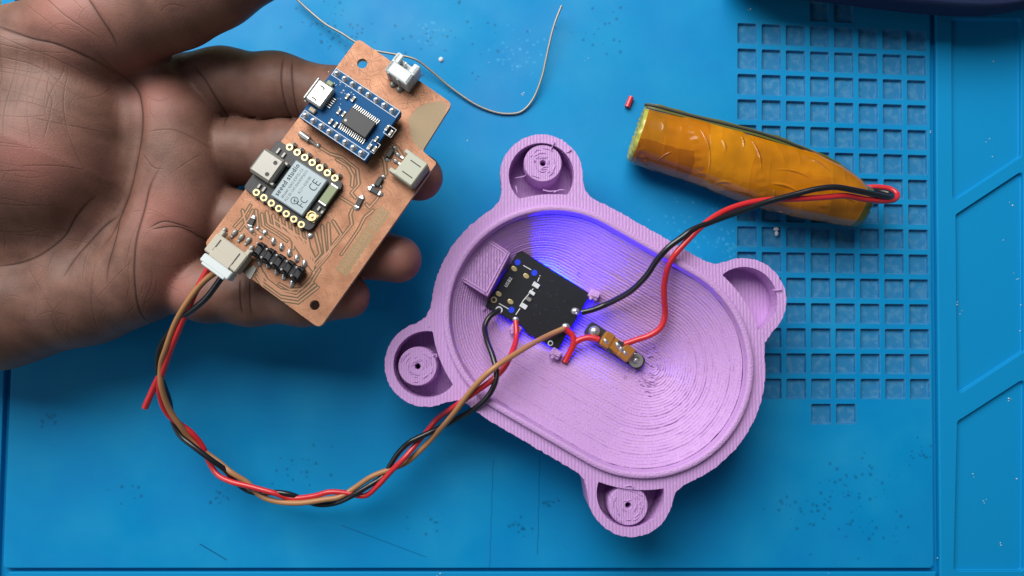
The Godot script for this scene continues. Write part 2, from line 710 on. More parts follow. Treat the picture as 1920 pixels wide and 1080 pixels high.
func stained_silicone() -> StandardMaterial3D:
	var m: StandardMaterial3D = mats["blue_silicone"].duplicate()
	m.resource_name = "stained_silicone"
	var w := 1520
	var h := 856
	var im := Image.create_empty(w, h, false, Image.FORMAT_RGB8)
	var base := lin(0.001, 0.25, 0.55)
	im.fill(base)
	var blotch := noise(0.007, 5, FastNoiseLite.TYPE_SIMPLEX_SMOOTH, 5).get_image(w, h)
	for y in h:
		for x in w:
			var b := blotch.get_pixel(x, y).r - 0.5
			im.set_pixel(x, y, Color(base.r + maxf(0.0, b) * 0.16, base.g + b * 0.055, base.b + b * 0.02))
	var rng := RandomNumberGenerator.new()
	rng.seed = 4
	# smudges where the photograph shows them: x, y, spread, how many, pale or dark
	for e in [[95, 780, 18, 14, 0], [240, 930, 30, 8, 0], [410, 935, 22, 16, 0], [790, 975, 30, 12, 0], [965, 985, 30, 12, 0], [1035, 940, 16, 10, 0], [1600, 915, 60, 46, 0], [1640, 990, 80, 24, 0], [1500, 960, 50, 30, 0],
			[870, 70, 120, 60, 0], [620, 60, 70, 70, 0], [970, 95, 50, 60, 1], [800, 65, 30, 20, 1], [1300, 420, 70, 60, 1], [1380, 460, 40, 40, 1], [1120, 60, 60, 20, 0], [1060, 330, 40, 14, 1], [560, 880, 60, 20, 0], [1720, 850, 20, 16, 0]]:
		for k in e[3]:
			var px: float = e[0] + rng.randfn() * e[2] * 0.6
			var py: float = e[1] + rng.randfn() * e[2] * 0.45
			var p := (flat(spot(px, py)) - Vector2(-190, -110)) / Vector2(380, 214) * Vector2(w, h)
			var r := rng.randf_range(0.7, 3.4)
			for dy in range(-3, 4):
				for dx in range(-3, 4):
					var x := int(p.x) + dx
					var y := int(p.y) + dy
					if x < 0 or y < 0 or x >= w or y >= h:
						continue
					var f := clampf(1.0 - Vector2(dx, dy * rng.randf_range(0.8, 1.3)).length() / r, 0.0, 1.0) * 0.5
					var to := Color(0.45, 0.68, 0.86) if e[4] == 1 else Color(0.05, 0.27, 0.42)
					im.set_pixel(x, y, im.get_pixel(x, y).lerp(to, f))
	for e in [[925, 860, 918, 1068], [1012, 860, 1008, 1040], [375, 1020, 425, 1050], [640, 985, 800, 1045]]:   # cut lines
		var a := flat(spot(e[0], e[1]))
		var b := flat(spot(e[2], e[3]))
		for k in 600:
			var p := (a.lerp(b, k / 600.0) - Vector2(-190, -110)) / Vector2(380, 214) * Vector2(w, h)
			if p.x > 0 and p.y > 0 and p.x < w and p.y < h:
				im.set_pixelv(Vector2i(p), im.get_pixelv(Vector2i(p)).lerp(Color(0.0, 0.2, 0.36), 0.09))
	m.albedo_color = Color.WHITE
	m.albedo_texture = ImageTexture.create_from_image(im)
	m.uv1_triplanar = false
	m.uv1_world_triplanar = false
	m.uv1_scale = Vector3.ONE
	m.heightmap_enabled = false
	var rough := noise(0.02, 4, FastNoiseLite.TYPE_SIMPLEX_SMOOTH, 9).get_image(512, 288)
	for y in 288:
		for x in 512:
			var r := 0.36 + rough.get_pixel(x, y).r * 0.36
			rough.set_pixel(x, y, Color(r, r, r))
	m.roughness = 1.0
	m.roughness_texture = ImageTexture.create_from_image(rough)
	return m


# ---------------------------------------------------------------- the purple enclosure
func stadium(a: Vector2, b: Vector2, r: float, k := 40, straight := 16) -> PackedVector2Array:
	var p := PackedVector2Array()
	var d := (b - a).normalized()
	var n := Vector2(-d.y, d.x)
	for i in k:
		var t := PI * i / k
		p.append(b + (n * -cos(t) + d * sin(t)) * r)
	for i in straight:
		p.append((b + n * r).lerp(a + n * r, i / float(straight)))
	for i in k:
		var t := PI * i / k
		p.append(a + (n * cos(t) - d * sin(t)) * r)
	for i in straight:
		p.append((a - n * r).lerp(b - n * r, i / float(straight)))
	return p


# evenly spaced points along a closed outline
func respaced(p: PackedVector2Array, step: float) -> PackedVector2Array:
	var out := PackedVector2Array()
	var left := 0.0
	for i in p.size():
		var a := p[i]
		var b := p[(i + 1) % p.size()]
		var l := a.distance_to(b)
		while left < l:
			out.append(a.lerp(b, left / l))
			left += step
		left -= l
	return out


func enclosure() -> void:
	var o := thing("printed_enclosure", "lilac 3D-printed capsule-shaped half shell with four ear-like screw lugs, open side up", "enclosure")
	var pla: StandardMaterial3D = mats["purple_plastic"]
	var ribbed: StandardMaterial3D = mats["purple_plastic_lines"]
	var rng := RandomNumberGenerator.new()
	rng.seed = 12
	var a := flat(spot(1039, 589, RIM + 2))
	var b := flat(spot(1205, 685, RIM + 2))
	var fa := flat(spot(990, 553, 11))
	var fb := flat(spot(1226, 690, 11))
	var body := stadium(a, b, 37.0)
	var ears := [[1015, 328], [1396, 562], [1182, 925], [800, 683]]
	var outer := body
	var pockets := []
	for e in ears:
		var c := flat(spot(e[0], e[1], RIM))
		outer = Geometry2D.merge_polygons(outer, ring2(c, 12.6, 48))[0]
		var pit: PackedVector2Array = Geometry2D.clip_polygons(ring2(c, 10.0, 40), stadium(a, b, 36.7))[0]
		pockets.append(respaced(pit, 0.7))
	outer = Geometry2D.offset_polygon(outer, 7.0, Geometry2D.JOIN_ROUND)[0]
	outer = Geometry2D.offset_polygon(outer, -7.0, Geometry2D.JOIN_ROUND)[0]
	outer = respaced(outer, 0.8)
	for i in outer.size():   # the zigzag of the fill shows at the edge
		outer[i] += Vector2(rng.randf_range(-0.15, 0.15), rng.randf_range(-0.15, 0.15))
	# ledge on top
	var s := Shape.new()
	s.plan = Rect2(0, 0, 16, 16)
	var holes := [stadium(a, b, 33.0)]
	holes.append_array(pockets)
	fill(s, outer, holes, RIM)
	part(o, "rim_ledge", s, mats["purple_plastic_slanted"])
	# outside wall, layer on layer
	s = Shape.new()
	layered(s, outer, RIM, 9.0, 1.0)
	fill(s, outer, [], 9.0, Vector3.DOWN)
	part(o, "outer_wall", s, pla)
	s = Shape.new()
	var rows := []
	for k in 9:
		var t := k / 8.0
		var row := PackedVector3Array()
		for p in stadium(a, b, 35.5 * sqrt(1.0 - t * t * 0.75)):
			row.append(Vector3(p.x, 9.1 - 9.1 * t, p.y))
		rows.append(row)
	s.grid(rows, true, Vector3.DOWN, Vector3((a.x + b.x) / 2, 9, (a.y + b.y) / 2))
	part(o, "underside_dome", s, pla)
	# raised lip, inner wall and the stepped bowl
	s = Shape.new()
	rows = []
	for e in [[33.2, RIM - 0.5], [33.2, RIM + 1.1], [33.0, RIM + 1.45], [32.3, RIM + 1.6], [31.6, RIM + 1.45], [31.3, RIM + 1.1], [31.2, RIM], [31.0, RIM - 1.0], [30.8, RIM - 1.4]]:
		var row := PackedVector3Array()
		for p in stadium(a, b, e[0]):
			row.append(Vector3(p.x, e[1], p.y))
		rows.append(row)
	s.grid(rows, true, Vector3.UP)
	part(o, "raised_lip", s, pla)
	s = Shape.new()
	rows = []
	var layers := 33
	var deepness := []
	for k in layers + 1:
		deepness.append(rng.randf_range(-0.4, 0.6) if rng.randf() < 0.6 else 0.0)
	var wob := noise(0.06, 2, FastNoiseLite.TYPE_SIMPLEX_SMOOTH, 31)
	for k in layers * 3 + 1:
		var t := 1.0 - k / float(layers * 3)
		var bead: float = [-0.31, 0.06, 0.1][k % 3]
		var pts := stadium(a.lerp(fa, 1.0 - t), b.lerp(fb, 1.0 - t), maxf(0.05, 30.8 * t))
		var row := PackedVector3Array()
		for j in pts.size():
			var q := pts[j] + Vector2(wob.get_noise_2d(pts[j].x * 8.0, k / 3 * 40.0), wob.get_noise_2d(pts[j].y * 8.0, 500.0 + k / 3 * 40.0)) * 0.14
			var n := wob.get_noise_3d(pts[j].x * 14.0, pts[j].y * 14.0, k / 3 * 9.0)
			row.append(Vector3(q.x, 11.0 + 13.6 * pow(t, 1.5) + bead * (0.9 + n * 0.9 + deepness[k / 3]), q.y))
		rows.append(row)
	s.grid(rows, true, Vector3.UP)
	part(o, "bowl", s, pla)
	# the lugs
	for k in 4:
		s = Shape.new()
		var deep: float = [11.0, 8.0, 12.0, 11.0][k]
		layered(s, pockets[k], RIM, RIM - deep, -1.0)
		part(o, "lug_wall", s, pla)
		s = Shape.new()
		s.plan = Rect2(0, 0, 18, 18)
		fill(s, pockets[k], [], RIM - deep)
		part(o, "lug_floor", s, ribbed)
	for e in [[1018, 306], [783, 687], [1178, 948]]:
		var c := spot(e[0], e[1], RIM - 0.6)
		s = Shape.new()
		var prof := [Vector2(5.9, -11.0)]
		for k in 9:
			prof.append_array([Vector2(5.95, -10.6 + k * 1.1), Vector2(5.8, -10.1 + k * 1.1)])
		prof.append_array([Vector2(5.85, -0.4), Vector2(5.6, 0.0), Vector2(1.05, 0.0), Vector2(0.85, -0.3), Vector2(0.8, -9.0), Vector2(0.0, -9.0)])
		s.plan = Rect2(3, 2, 11, 11)
		s.lathe(Vector3.ZERO, prof, 36)
		for k in 26:   # ragged strokes of the nozzle on the top
			var t := rng.randf() * TAU
			var r := rng.randf_range(1.4, 5.2)
			var p := Vector3(cos(t) * r, -0.02, sin(t) * r)
			var d := Vector3(-sin(t), 0, cos(t)) * rng.randf_range(0.3, 1.3)
			s.tube(smooth([p - d, p + Vector3(rng.randfn() * 0.2, 0.1, rng.randfn() * 0.2), p + d], 0.4), 0.19, 5)
		part(o, "screw_boss", s, mats["purple_plastic_slanted"], c)
	# block behind the charging socket
	var quad := outline([[901, 438], [957, 474], [914, 556], [851, 518]], 23.5)
	s = Shape.new()
	s.plan = Rect2(0, 0, 14, 14)
	fill(s, inset_any(quad, 0.5), [], 23.5)
	var block := part(o, "socket_block", s, slanted(quad[1] - quad[0]))
	s = Shape.new()
	layered(s, respaced(quad, 0.9), 23.5, 6.0, 1.0)
	for d in [[0.0, 0.25], [0.75, 0.3]]:
		var loop := PackedVector3Array()
		var edge := inset_any(quad, d[0] + 0.2)
		for i in edge.size():
			var p := edge[i]
			var q := edge[(i + 1) % edge.size()]
			for j in 6:
				var m := p.lerp(q, j / 6.0)
				loop.append(Vector3(m.x, 23.45 + rng.randf() * 0.08, m.y))
		loop.append(loop[0])
		s.tube(loop, d[1], 6)
	part(block, "block_wall", s, pla)
	# posts that clip the charging board
	for e in [[972, 459, 0.55], [1114, 553, 0.55], [901, 577, 0.6], [1042, 663, 0.6], [967, 617, 0.5]]:
		s = Shape.new()
		var c := spot(e[0], e[1], 16.5)
		s.box(c + Vector3(0, -4.6, 0), Vector3(1.5 if e[0] == 972 else 3.4, 10.6, 1.3 if e[0] == 972 else 2.8), 0.3, Basis(Vector3.UP, -e[2]))
		s.box(c + Vector3(0.2, 0.9, 0.1), Vector3(2.6, 0.7, 1.4), 0.2, Basis(Vector3.UP, -e[2] + 0.2))
		s.box(c + Vector3(-0.9, 0.5, 0.9), Vector3(1.0, 0.8, 1.6), 0.2, Basis(Vector3.UP, -e[2] - 0.3))
		part(o, "board_clip", s, pla)
	# loose strings of filament
	for e in [[[1003, 300, 26], [996, 318, 23], [984, 330, 22], [966, 334, 21.5]], [[1034, 279, 25.6], [1037, 272, 26.2], [1040, 266, 26.5]], [[1055, 285, 25], [1063, 286, 26], [1071, 280, 26.5]], [[967, 349, 26], [969, 356, 26.3], [970, 361, 26.2]],
			[[1018, 356, 26.1], [1030, 359, 26.4], [1042, 358, 26.2]], [[1038, 361, 26.2], [1050, 356, 26.5], [1058, 357, 26.3]], [[812, 668, 25.5], [817, 664, 26.2], [819, 669, 26.3]], [[804, 612, 26.2], [808, 616, 25], [805, 621, 24]],
			[[1449, 544, 25.5], [1458, 544, 26.6], [1466, 543, 26.4]], [[1172, 912, 26], [1184, 910, 26.4], [1187, 916, 26.2]]]:
		s = Shape.new()
		s.tube(trail(e), 0.22, 6)
		part(o, "filament_string", s, pla)
	# smears of plastic on the bowl floor
	var fuzz := Shape.new()
	for k in 46:
		var t := rng.randf() * TAU
		var r := rng.randf_range(0.5, 9.0)
		var c := Vector3(fb.x + cos(t) * r * 1.2, 11.2 + 13.6 * pow(r / 30.8, 1.5), fb.y + sin(t) * r)
		var d := Vector3(-sin(t), 0, cos(t)) * rng.randf_range(0.3, 1.1)
		fuzz.tube(smooth([c - d, c + Vector3(rng.randfn() * 0.25, 0.1, rng.randfn() * 0.25), c + d], 0.4), 0.2, 5)
	part(o, "filament_smears", fuzz, pla).set_meta("kind", "stuff")


func slanted(along: Vector2) -> StandardMaterial3D:
	var m: StandardMaterial3D = mats["purple_plastic_lines"].duplicate()
	m.heightmap_scale = 0.05
	return m


func layered(s: Shape, p: PackedVector2Array, top: float, low: float, outward: float) -> void:
	var area := 0.0
	for i in p.size():
		area += p[i].cross(p[(i + 1) % p.size()])
	var rows := []
	var count := int((top - low) / 0.45)
	for k in count + 1:
		var y := lerpf(top, low, k / float(count))
		var push := 0.0 if k == 0 else (0.1 if k % 2 == 1 else -0.06)
		var row := PackedVector3Array()
		for i in p.size():
			var d := (p[(i + 1) % p.size()] - p[(i - 1 + p.size()) % p.size()]).normalized()
			var q := p[i] + Vector2(d.y, -d.x) * signf(area) * outward * push
			row.append(Vector3(q.x, y, q.y))
		rows.append(row)
	var mid := Vector3.ZERO
	for q in p:
		mid += Vector3(q.x, (top + low) / 2, q.y) / p.size()
	var before := s.v.size()
	s.grid(rows, true, Vector3.UP, mid)
	if outward < 0.0:
		for i in range(before, s.v.size()):
			s.n[i] = -s.n[i]
		# turn the new faces round as well
		for i in range(0, s.ix.size(), 3):
			if s.ix[i] >= before:
				var t := s.ix[i + 1]
				s.ix[i + 1] = s.ix[i + 2]
				s.ix[i + 2] = t


func frame_at(o: Vector3, x_to: Vector3, z_to: Vector3) -> Transform3D:
	var x := (x_to - o).normalized()
	var y := (z_to - o).normalized().cross(x).normalized()
	return Transform3D(Basis(x, y, x.cross(y)), o)


# ---------------------------------------------------------------- the charging board in the bowl
func charging_module() -> void:
	var f := frame_at(spot(974, 467, 17.5), spot(1107.7, 551, 15.5), spot(910, 574, 17.5))
	var o := thing("charging_board", "small black charging board with lit blue light beneath, clipped into the lilac shell", "circuit board", "", f)
	var at := func(x, y, h := 0.0): return spot_on(f, x, y, h)
	var poly := PackedVector2Array()
	for e in [[974, 467], [1107.7, 551], [1045, 657], [985, 621], [980, 612], [910, 574]]:
		poly.append(flat(at.call(e[0], e[1])))
	var s := Shape.new()
	slab(s, poly, [], -1.6, 0.0, 0.12)
	var board := part(o, "board", s, mats["black_resist"])
	var oval := Shape.new()
	oval.lathe(Vector3.ZERO, [Vector2(1.0, 0.0), Vector2(1.0, 0.12), Vector2(0.85, 0.16), Vector2(0.0, 0.16)], 18, 1.0, 0.72)
	var oval_mesh := oval.mesh()
	for e in [[964, 504], [986.6, 517.5], [935, 551], [957, 565.7]]:
		part(o, "gold_pad", oval_mesh, mats["gold_plate"], at.call(e[0], e[1]))
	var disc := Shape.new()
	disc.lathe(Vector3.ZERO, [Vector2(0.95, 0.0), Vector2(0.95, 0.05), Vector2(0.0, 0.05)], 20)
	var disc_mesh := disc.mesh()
	for e in [[970.5, 491.8], [1002, 511.5], [959, 581]]:  # no openings: the discs glow by themselves in place of light from below
		part(o, "painted_led_glow", disc_mesh, mats["painted_led_leak"], at.call(e[0], e[1]))
	var ring := Shape.new()
	ring.lathe(Vector3.ZERO, [Vector2(1.15, 0.0), Vector2(1.15, 0.1), Vector2(0.7, 0.1), Vector2(0.7, 0.0)], 22)
	var ring_mesh := ring.mesh()
	part(o, "ring_pad", ring_mesh, mats["print_white"], at.call(935.6, 581))
	part(o, "ring_pad", ring_mesh, mats["gold_plate"], at.call(926, 562)).scale = Vector3(0.85, 1, 0.85)
	part(o, "ring_pad", ring_mesh, mats["print_white"], at.call(1032, 643.5)).scale = Vector3(0.75, 1, 0.75)
	for e in [[1005, 535, 2.2, 1.5, "print_white"], [997.5, 549.3, 1.9, 1.1, "print_white"], [991, 561, 1.8, 1.2, "dull_metal"], [981.8, 574, 2.2, 1.5, "print_white"]]:
		s = Shape.new()
		s.box(Vector3(0, 0.28, 0), Vector3(e[2], 0.56, e[3]), 0.12)
		s.box(Vector3(-e[2] * 0.4, 0.3, 0), Vector3(e[2] * 0.25, 0.66, e[3] + 0.06), 0.1)
		part(o, "chip_resistor", s, mats[e[4]], at.call(e[0], e[1]))
	s = Shape.new()
	for e in [[981, 497.5, 996, 506], [1012.6, 516, 1008, 528], [1000, 541, 979, 566], [935.6, 569, 955, 580], [975, 578, 967, 590]]:
		var a: Vector3 = at.call(e[0], e[1])
		var b: Vector3 = at.call(e[2], e[3])
		s.box((a + b) / 2 + Vector3(0, 0.02, 0), Vector3(a.distance_to(b), 0.05, 0.28), 0.01, Basis(Vector3.UP, -atan2(b.z - a.z, b.x - a.x)))
	part(o, "printed_line", s, mats["print_white"])
	lettering(o, "USB2", at.call(953, 529, 0.03), Vector2(0, -1), 3.3, mats["print_white"], 0.04, true)
	s = Shape.new()   # faint parts that the dark board shows
	var rng := RandomNumberGenerator.new()
	rng.seed = 8
	for k in 22:
		var p: Vector3 = at.call(1030 + rng.randfn() * 18, 570 + rng.randfn() * 20)
		s.box(p + Vector3(0, 0.05, 0), Vector3(rng.randf_range(0.3, 1.1), 0.1, rng.randf_range(0.2, 0.4)), 0.03, Basis(Vector3.UP, rng.randf() * 3.0))
	part(o, "board_marks", s, mats["chip_black"]).set_meta("kind", "stuff")
	for e in [[1079, 584, 1.5, 1.1], [1061, 612.6, 1.4, 1.0], [967, 599, 1.1, 0.7]]:
		s = Shape.new()
		s.blob(Vector3.ZERO, Vector3(e[2], e[3], e[2] * 0.85), 0.4)
		s.blob(Vector3(0.5, 0.2, 0.4), Vector3(0.7, e[3], 0.6), 0.4)
		part(o, "solder_joint", s, mats["solder"], at.call(e[0], e[1]))
	# the lamp under the board
	var side: Vector3 = at.call(1046, 524, -2.3)
	s = Shape.new()
	s.box(Vector3.ZERO, Vector3(5.0, 1.2, 1.6), 0.2)
	part(o, "led_lamp", s, mats["led_blue"], side + Vector3(0, 0, 1.2))
	for e in [[Vector3(0.0, 0.0, -0.1), Vector3(0.0, -0.25, -1.0), Vector2(16.0, 1.8), 0.034], [Vector3(2.6, 0.0, 3.2), Vector3(1.0, -0.7, 0.9), Vector2(2.0, 1.2), 0.0028], [Vector3(-2.6, 0.0, 3.2), Vector3(-1.0, -0.5, 0.6), Vector2(2.0, 1.2), 0.00025]]:
		var l := AreaLight3D.new()
		l.name = "led_light"
		l.area_size = e[2] * 0.001
		l.area_normalize_energy = true
		l.light_energy = e[3]
		l.light_color = Color(0.0, 0.02, 1.0)
		l.shadow_enabled = true
		o.add_child(l, true)
		var here: Vector3 = (side + e[0]) * 0.001
		l.transform = Transform3D(Basis.looking_at(e[1], Vector3.UP), here)


func slide_switch() -> void:
	var f := frame_at(spot(1115, 622, 15.5), spot(1192.6, 675.6, 14.5), spot(1100, 645, 15.5))
	var o := thing("slide_switch", "tiny black slide switch wrapped in amber tape lying in the lilac shell", "switch", "", f)
	var at := func(x, y, h := 0.0): return spot_on(f, x, y, h)
	var far: Vector3 = at.call(1192.6, 675.6)
	var s := Shape.new()
	slab(s, rounded([Vector2(-2.6, -2.4), Vector2(far.x + 2.9, -2.4), Vector2(far.x + 2.9, 2.4), Vector2(-2.6, 2.4)], [1.6, 1.9, 1.9, 1.6]), [], -2.4, -0.6, 0.2)
	part(o, "switch_base", s, mats["chip_black"])
	s = Shape.new()
	s.blob(Vector3(0, -0.6, 0), Vector3(1.9, 1.7, 1.9), 0.0, 8, 18)
	part(o, "metal_rivet", s, mats["steel"])
	s = Shape.new()
	s.lathe(far + Vector3(0, -0.6, 0), [Vector2(2.3, 0), Vector2(2.3, 0.5), Vector2(2.1, 0.6), Vector2(1.25, 0.6), Vector2(1.2, 0.1), Vector2(0.95, 0.1)], 24)
	s.blob(far + Vector3(0, -0.4, 0), Vector3(0.95, 0.8, 0.95), 0.0, 6, 16)
	part(o, "metal_eyelet", s, mats["steel"])
	var a: Vector3 = at.call(1128, 635, 2.0)
	var b: Vector3 = at.call(1184, 671, 2.0)
	var tape := Shape.new()
	var mid := (a + b) / 2
	var long := b.x - a.x
	tape.box(Vector3(mid.x, 0.7, 0), Vector3(long, 2.8, 4.4), 0.5)
	tape.box(Vector3(a.x + long * 0.16, 0.9, 0.05), Vector3(long * 0.3, 3.0, 4.9), 0.4, Basis(Vector3.UP, 0.06))
	tape.box(Vector3(b.x - long * 0.2, 0.9, -0.1), Vector3(long * 0.36, 3.1, 5.0), 0.4, Basis(Vector3.UP, -0.08))
	part(o, "amber_wrap", tape, mats["switch_amber"])
	s = Shape.new()
	s.box(Vector3(mid.x + 0.2, 2.2, -1.5), Vector3(1.9, 0.5, 1.2), 0.1, Basis(Vector3.UP, 0.3))
	s.box(Vector3(mid.x - 1.2, 1.6, 2.3), Vector3(1.6, 1.2, 0.7), 0.1, Basis(Vector3.UP, -0.3))
	part(o, "dark_tape_gap", s, mats["chip_black"])
	s = Shape.new()
	for e in [[1136, 640, 1.0], [1159, 648, 1.1], [1165, 655, 1.2], [1172, 662, 0.9]]:
		s.blob(at.call(e[0], e[1], 2.0), Vector3(e[2] * 1.3, 0.9, e[2] * 0.7), -0.3)
	part(o, "solder_joint", s, mats["solder"])
	# the short red wire that joins the switch to the charging board
	var j := thing("jumper_wire", "short red Y-shaped wire between black charging board and tiny amber switch", "wire")
	s = Shape.new()
	s.tube(trail([[1058, 616, 16.8], [1066, 622, 16.4], [1073, 629, 16.2], [1076, 641, 16], [1072, 654, 15.4], [1064, 669, 15], [1058.5, 680, 15]]), 1.0, 12)
	part(j, "insulation", s, mats["wire_red"])
	s = Shape.new()
	s.tube(trail([[1076, 645, 15.6], [1083, 639, 16], [1094, 634.5, 16], [1108, 633, 16], [1123, 637, 16]]), 1.0, 12)
	part(j, "insulation", s, mats["wire_red"])


# ---------------------------------------------------------------- the battery
const TAPE_PLAN := Rect2(40, -68, 86, 56)


func battery() -> void:
	var o := thing("battery_pack", "cylindrical battery wrapped in shiny amber tape with red and black leads", "battery")
	var st := [[1199, 251, 53, 9.3], [1206, 253, 55, 9.3], [1250, 266, 58, 9.5], [1300, 281, 60, 9.5], [1350, 296, 62, 9.6], [1400, 312, 65, 9.8], [1450, 328, 66, 9.8], [1500, 344, 64, 9.6], [1550, 362, 56, 9.0], [1590, 378, 46, 8.0], [1606, 385, 41, 7.2]]
	var axis := Vector2(405, 132).normalized()
	var across := Vector2(-axis.y, axis.x)
	var rows := []
	var rng := RandomNumberGenerator.new()
	rng.seed = 5
	var w := noise(0.03, 3, FastNoiseLite.TYPE_SIMPLEX_SMOOTH, 40)
	var fine := []
	for i in st.size() - 1:
		for k in 6:
			var row := []
			for c in 4:
				row.append(lerpf(st[i][c], st[i + 1][c], smoothstep(0, 1, k / 6.0) if i == 0 else k / 6.0))
			fine.append(row)
	fine.append(st[-1])
	for e in fine:
		var c := spot(e[0], e[1], 9.4)
		var u := spot(e[0] + across.x * e[2], e[1] + across.y * e[2], 9.4) - c
		var row := PackedVector3Array()
		for j in 96:
			var t := TAU * j / 96
			var facet := 1.0 - 0.022 * absf(cos(t * 3.0 + e[0] * 0.002)) + w.get_noise_2d(e[0] * 0.3, j * 2.0) * 0.018
			facet *= 1.0 + 0.018 * signf(sin(e[0] * 0.028 + t))
			row.append(c + u * cos(t) * facet + Vector3.UP * e[3] * sin(t) * facet)
		rows.append(row)
	var s := Shape.new()
	s.plan = TAPE_PLAN
	s.grid(rows, true, Vector3.UP, spot(1400, 312, 9.4))
	part(o, "amber_wrap", s, layered_tape())
	for e in [0, 1]:   # gathered tape over each end
		var rim: PackedVector3Array = rows[0] if e == 0 else rows[-1]
		var mid := Vector3.ZERO
		for p in rim:
			mid += p / rim.size()
		var out3 := (spot(1199, 251, 9.4) - spot(1300, 284, 9.4)).normalized() * (1.0 if e == 0 else -1.0)
		var cap := []
		for q in [[1.0, 0.0], [0.97, 0.9], [0.86, 1.3], [0.7, 0.6], [0.5, 0.2], [0.05, 0.4]]:
			var row := PackedVector3Array()
			for j in rim.size():
				row.append(mid + (rim[j] - mid) * q[0] + out3 * (q[1] * (2.0 if e == 1 else 1.0) + (w.get_noise_2d(j * 9.0, q[0] * 90.0 + e * 400) * 0.5 if q[0] < 1.0 else 0.0)))
			cap.append(row)
		s = Shape.new()
		s.grid(cap, true, out3)
		part(o, "end_wrap", s, mats["olive_tape"] if e == 1 else mats["end_tape"])
	# the seam where the tape sticks to itself
	s = Shape.new()
	var seam := [[1209, 197, 14], [1225, 199, 15.5], [1270, 211, 15.5], [1320, 224, 15.5], [1370, 236, 15.5], [1430, 252, 15.5], [1490, 273, 15], [1550, 299, 14], [1590, 322, 13], [1622, 349, 11]]
	var path := trail(seam)
	var up := PackedVector3Array()
	var dn := PackedVector3Array()
	var up2 := PackedVector3Array()
	var dn2 := PackedVector3Array()
	for i in path.size():
		var d := (path[mini(i + 1, path.size() - 1)] - path[maxi(i - 1, 0)]).normalized()
		var n := Vector3(-d.z, 0, d.x)
		var k := 0.9 + w.get_noise_1d(i * 5.0) * 0.5
		up.append(path[i] - n * k * 1.1)
		dn.append(path[i] + n * 1.2 + Vector3(0, 0.6, 0))
		up2.append(up[-1] - Vector3(0, 0.3, 0))
		dn2.append(dn[-1] - Vector3(0, 0.3, 0))
	s.grid([up, dn], false, Vector3.UP)
	s.grid([up2, dn2], false, Vector3.DOWN)
	s.grid([up, up2], false, Vector3(0.3, 0, -1))
	part(o, "tape_seam", s, mats["olive_tape"])
	s = Shape.new()
	var low := PackedVector3Array()
	for p in path:
		low.append(p + Vector3(0, 0.35, 0))
	s.tube(low, 0.42, 6)
	part(o, "seam_edge", s, mats["chip_black"])
	s = Shape.new()
	s.tube(trail([[1606, 356, 9], [1625, 352, 10.5], [1645, 351, 11], [1668, 354, 11.5], [1682, 364, 12.5], [1677, 374, 14.5], [1655, 377, 17], [1625, 374, 20], [1585, 367, 22.2], [1548, 369.6, 22.4], [1492, 373, 22.5], [1437, 375, 23], [1390, 384, 24.5], [1350, 400, 27], [1315, 425, 30], [1288, 452, 30.5],
		[1266, 477, 30], [1253, 499, 28], [1246, 529, 25], [1245.5, 560, 22], [1247, 590, 19], [1239, 614, 18], [1218, 629, 17], [1194, 637, 16.6], [1168, 646, 16.4]]), 0.93, 12)
	part(o, "red_lead", s, mats["wire_red"])
	s = Shape.new()
	s.tube(trail([[1603, 360, 9], [1625, 357, 12], [1650, 359, 12.5], [1670, 364, 14], [1667, 370, 16.5], [1631, 362.5, 21], [1603, 357, 23.4], [1566, 351, 24.4], [1529, 354.7, 24.4], [1492, 364, 24], [1455, 373.6, 24], [1428, 382, 24.2], [1390, 396, 25.5], [1350, 410, 28], [1300, 430, 31], [1280, 444, 31.5],
		[1253, 464, 31], [1230, 490, 29], [1212, 517, 26.5], [1185, 544, 23], [1157, 560.7, 19.5], [1130, 573.5, 17], [1108, 581.5, 17], [1090, 585.5, 16.6]]), 0.93, 12)
	part(o, "black_lead", s, mats["wire_black"])


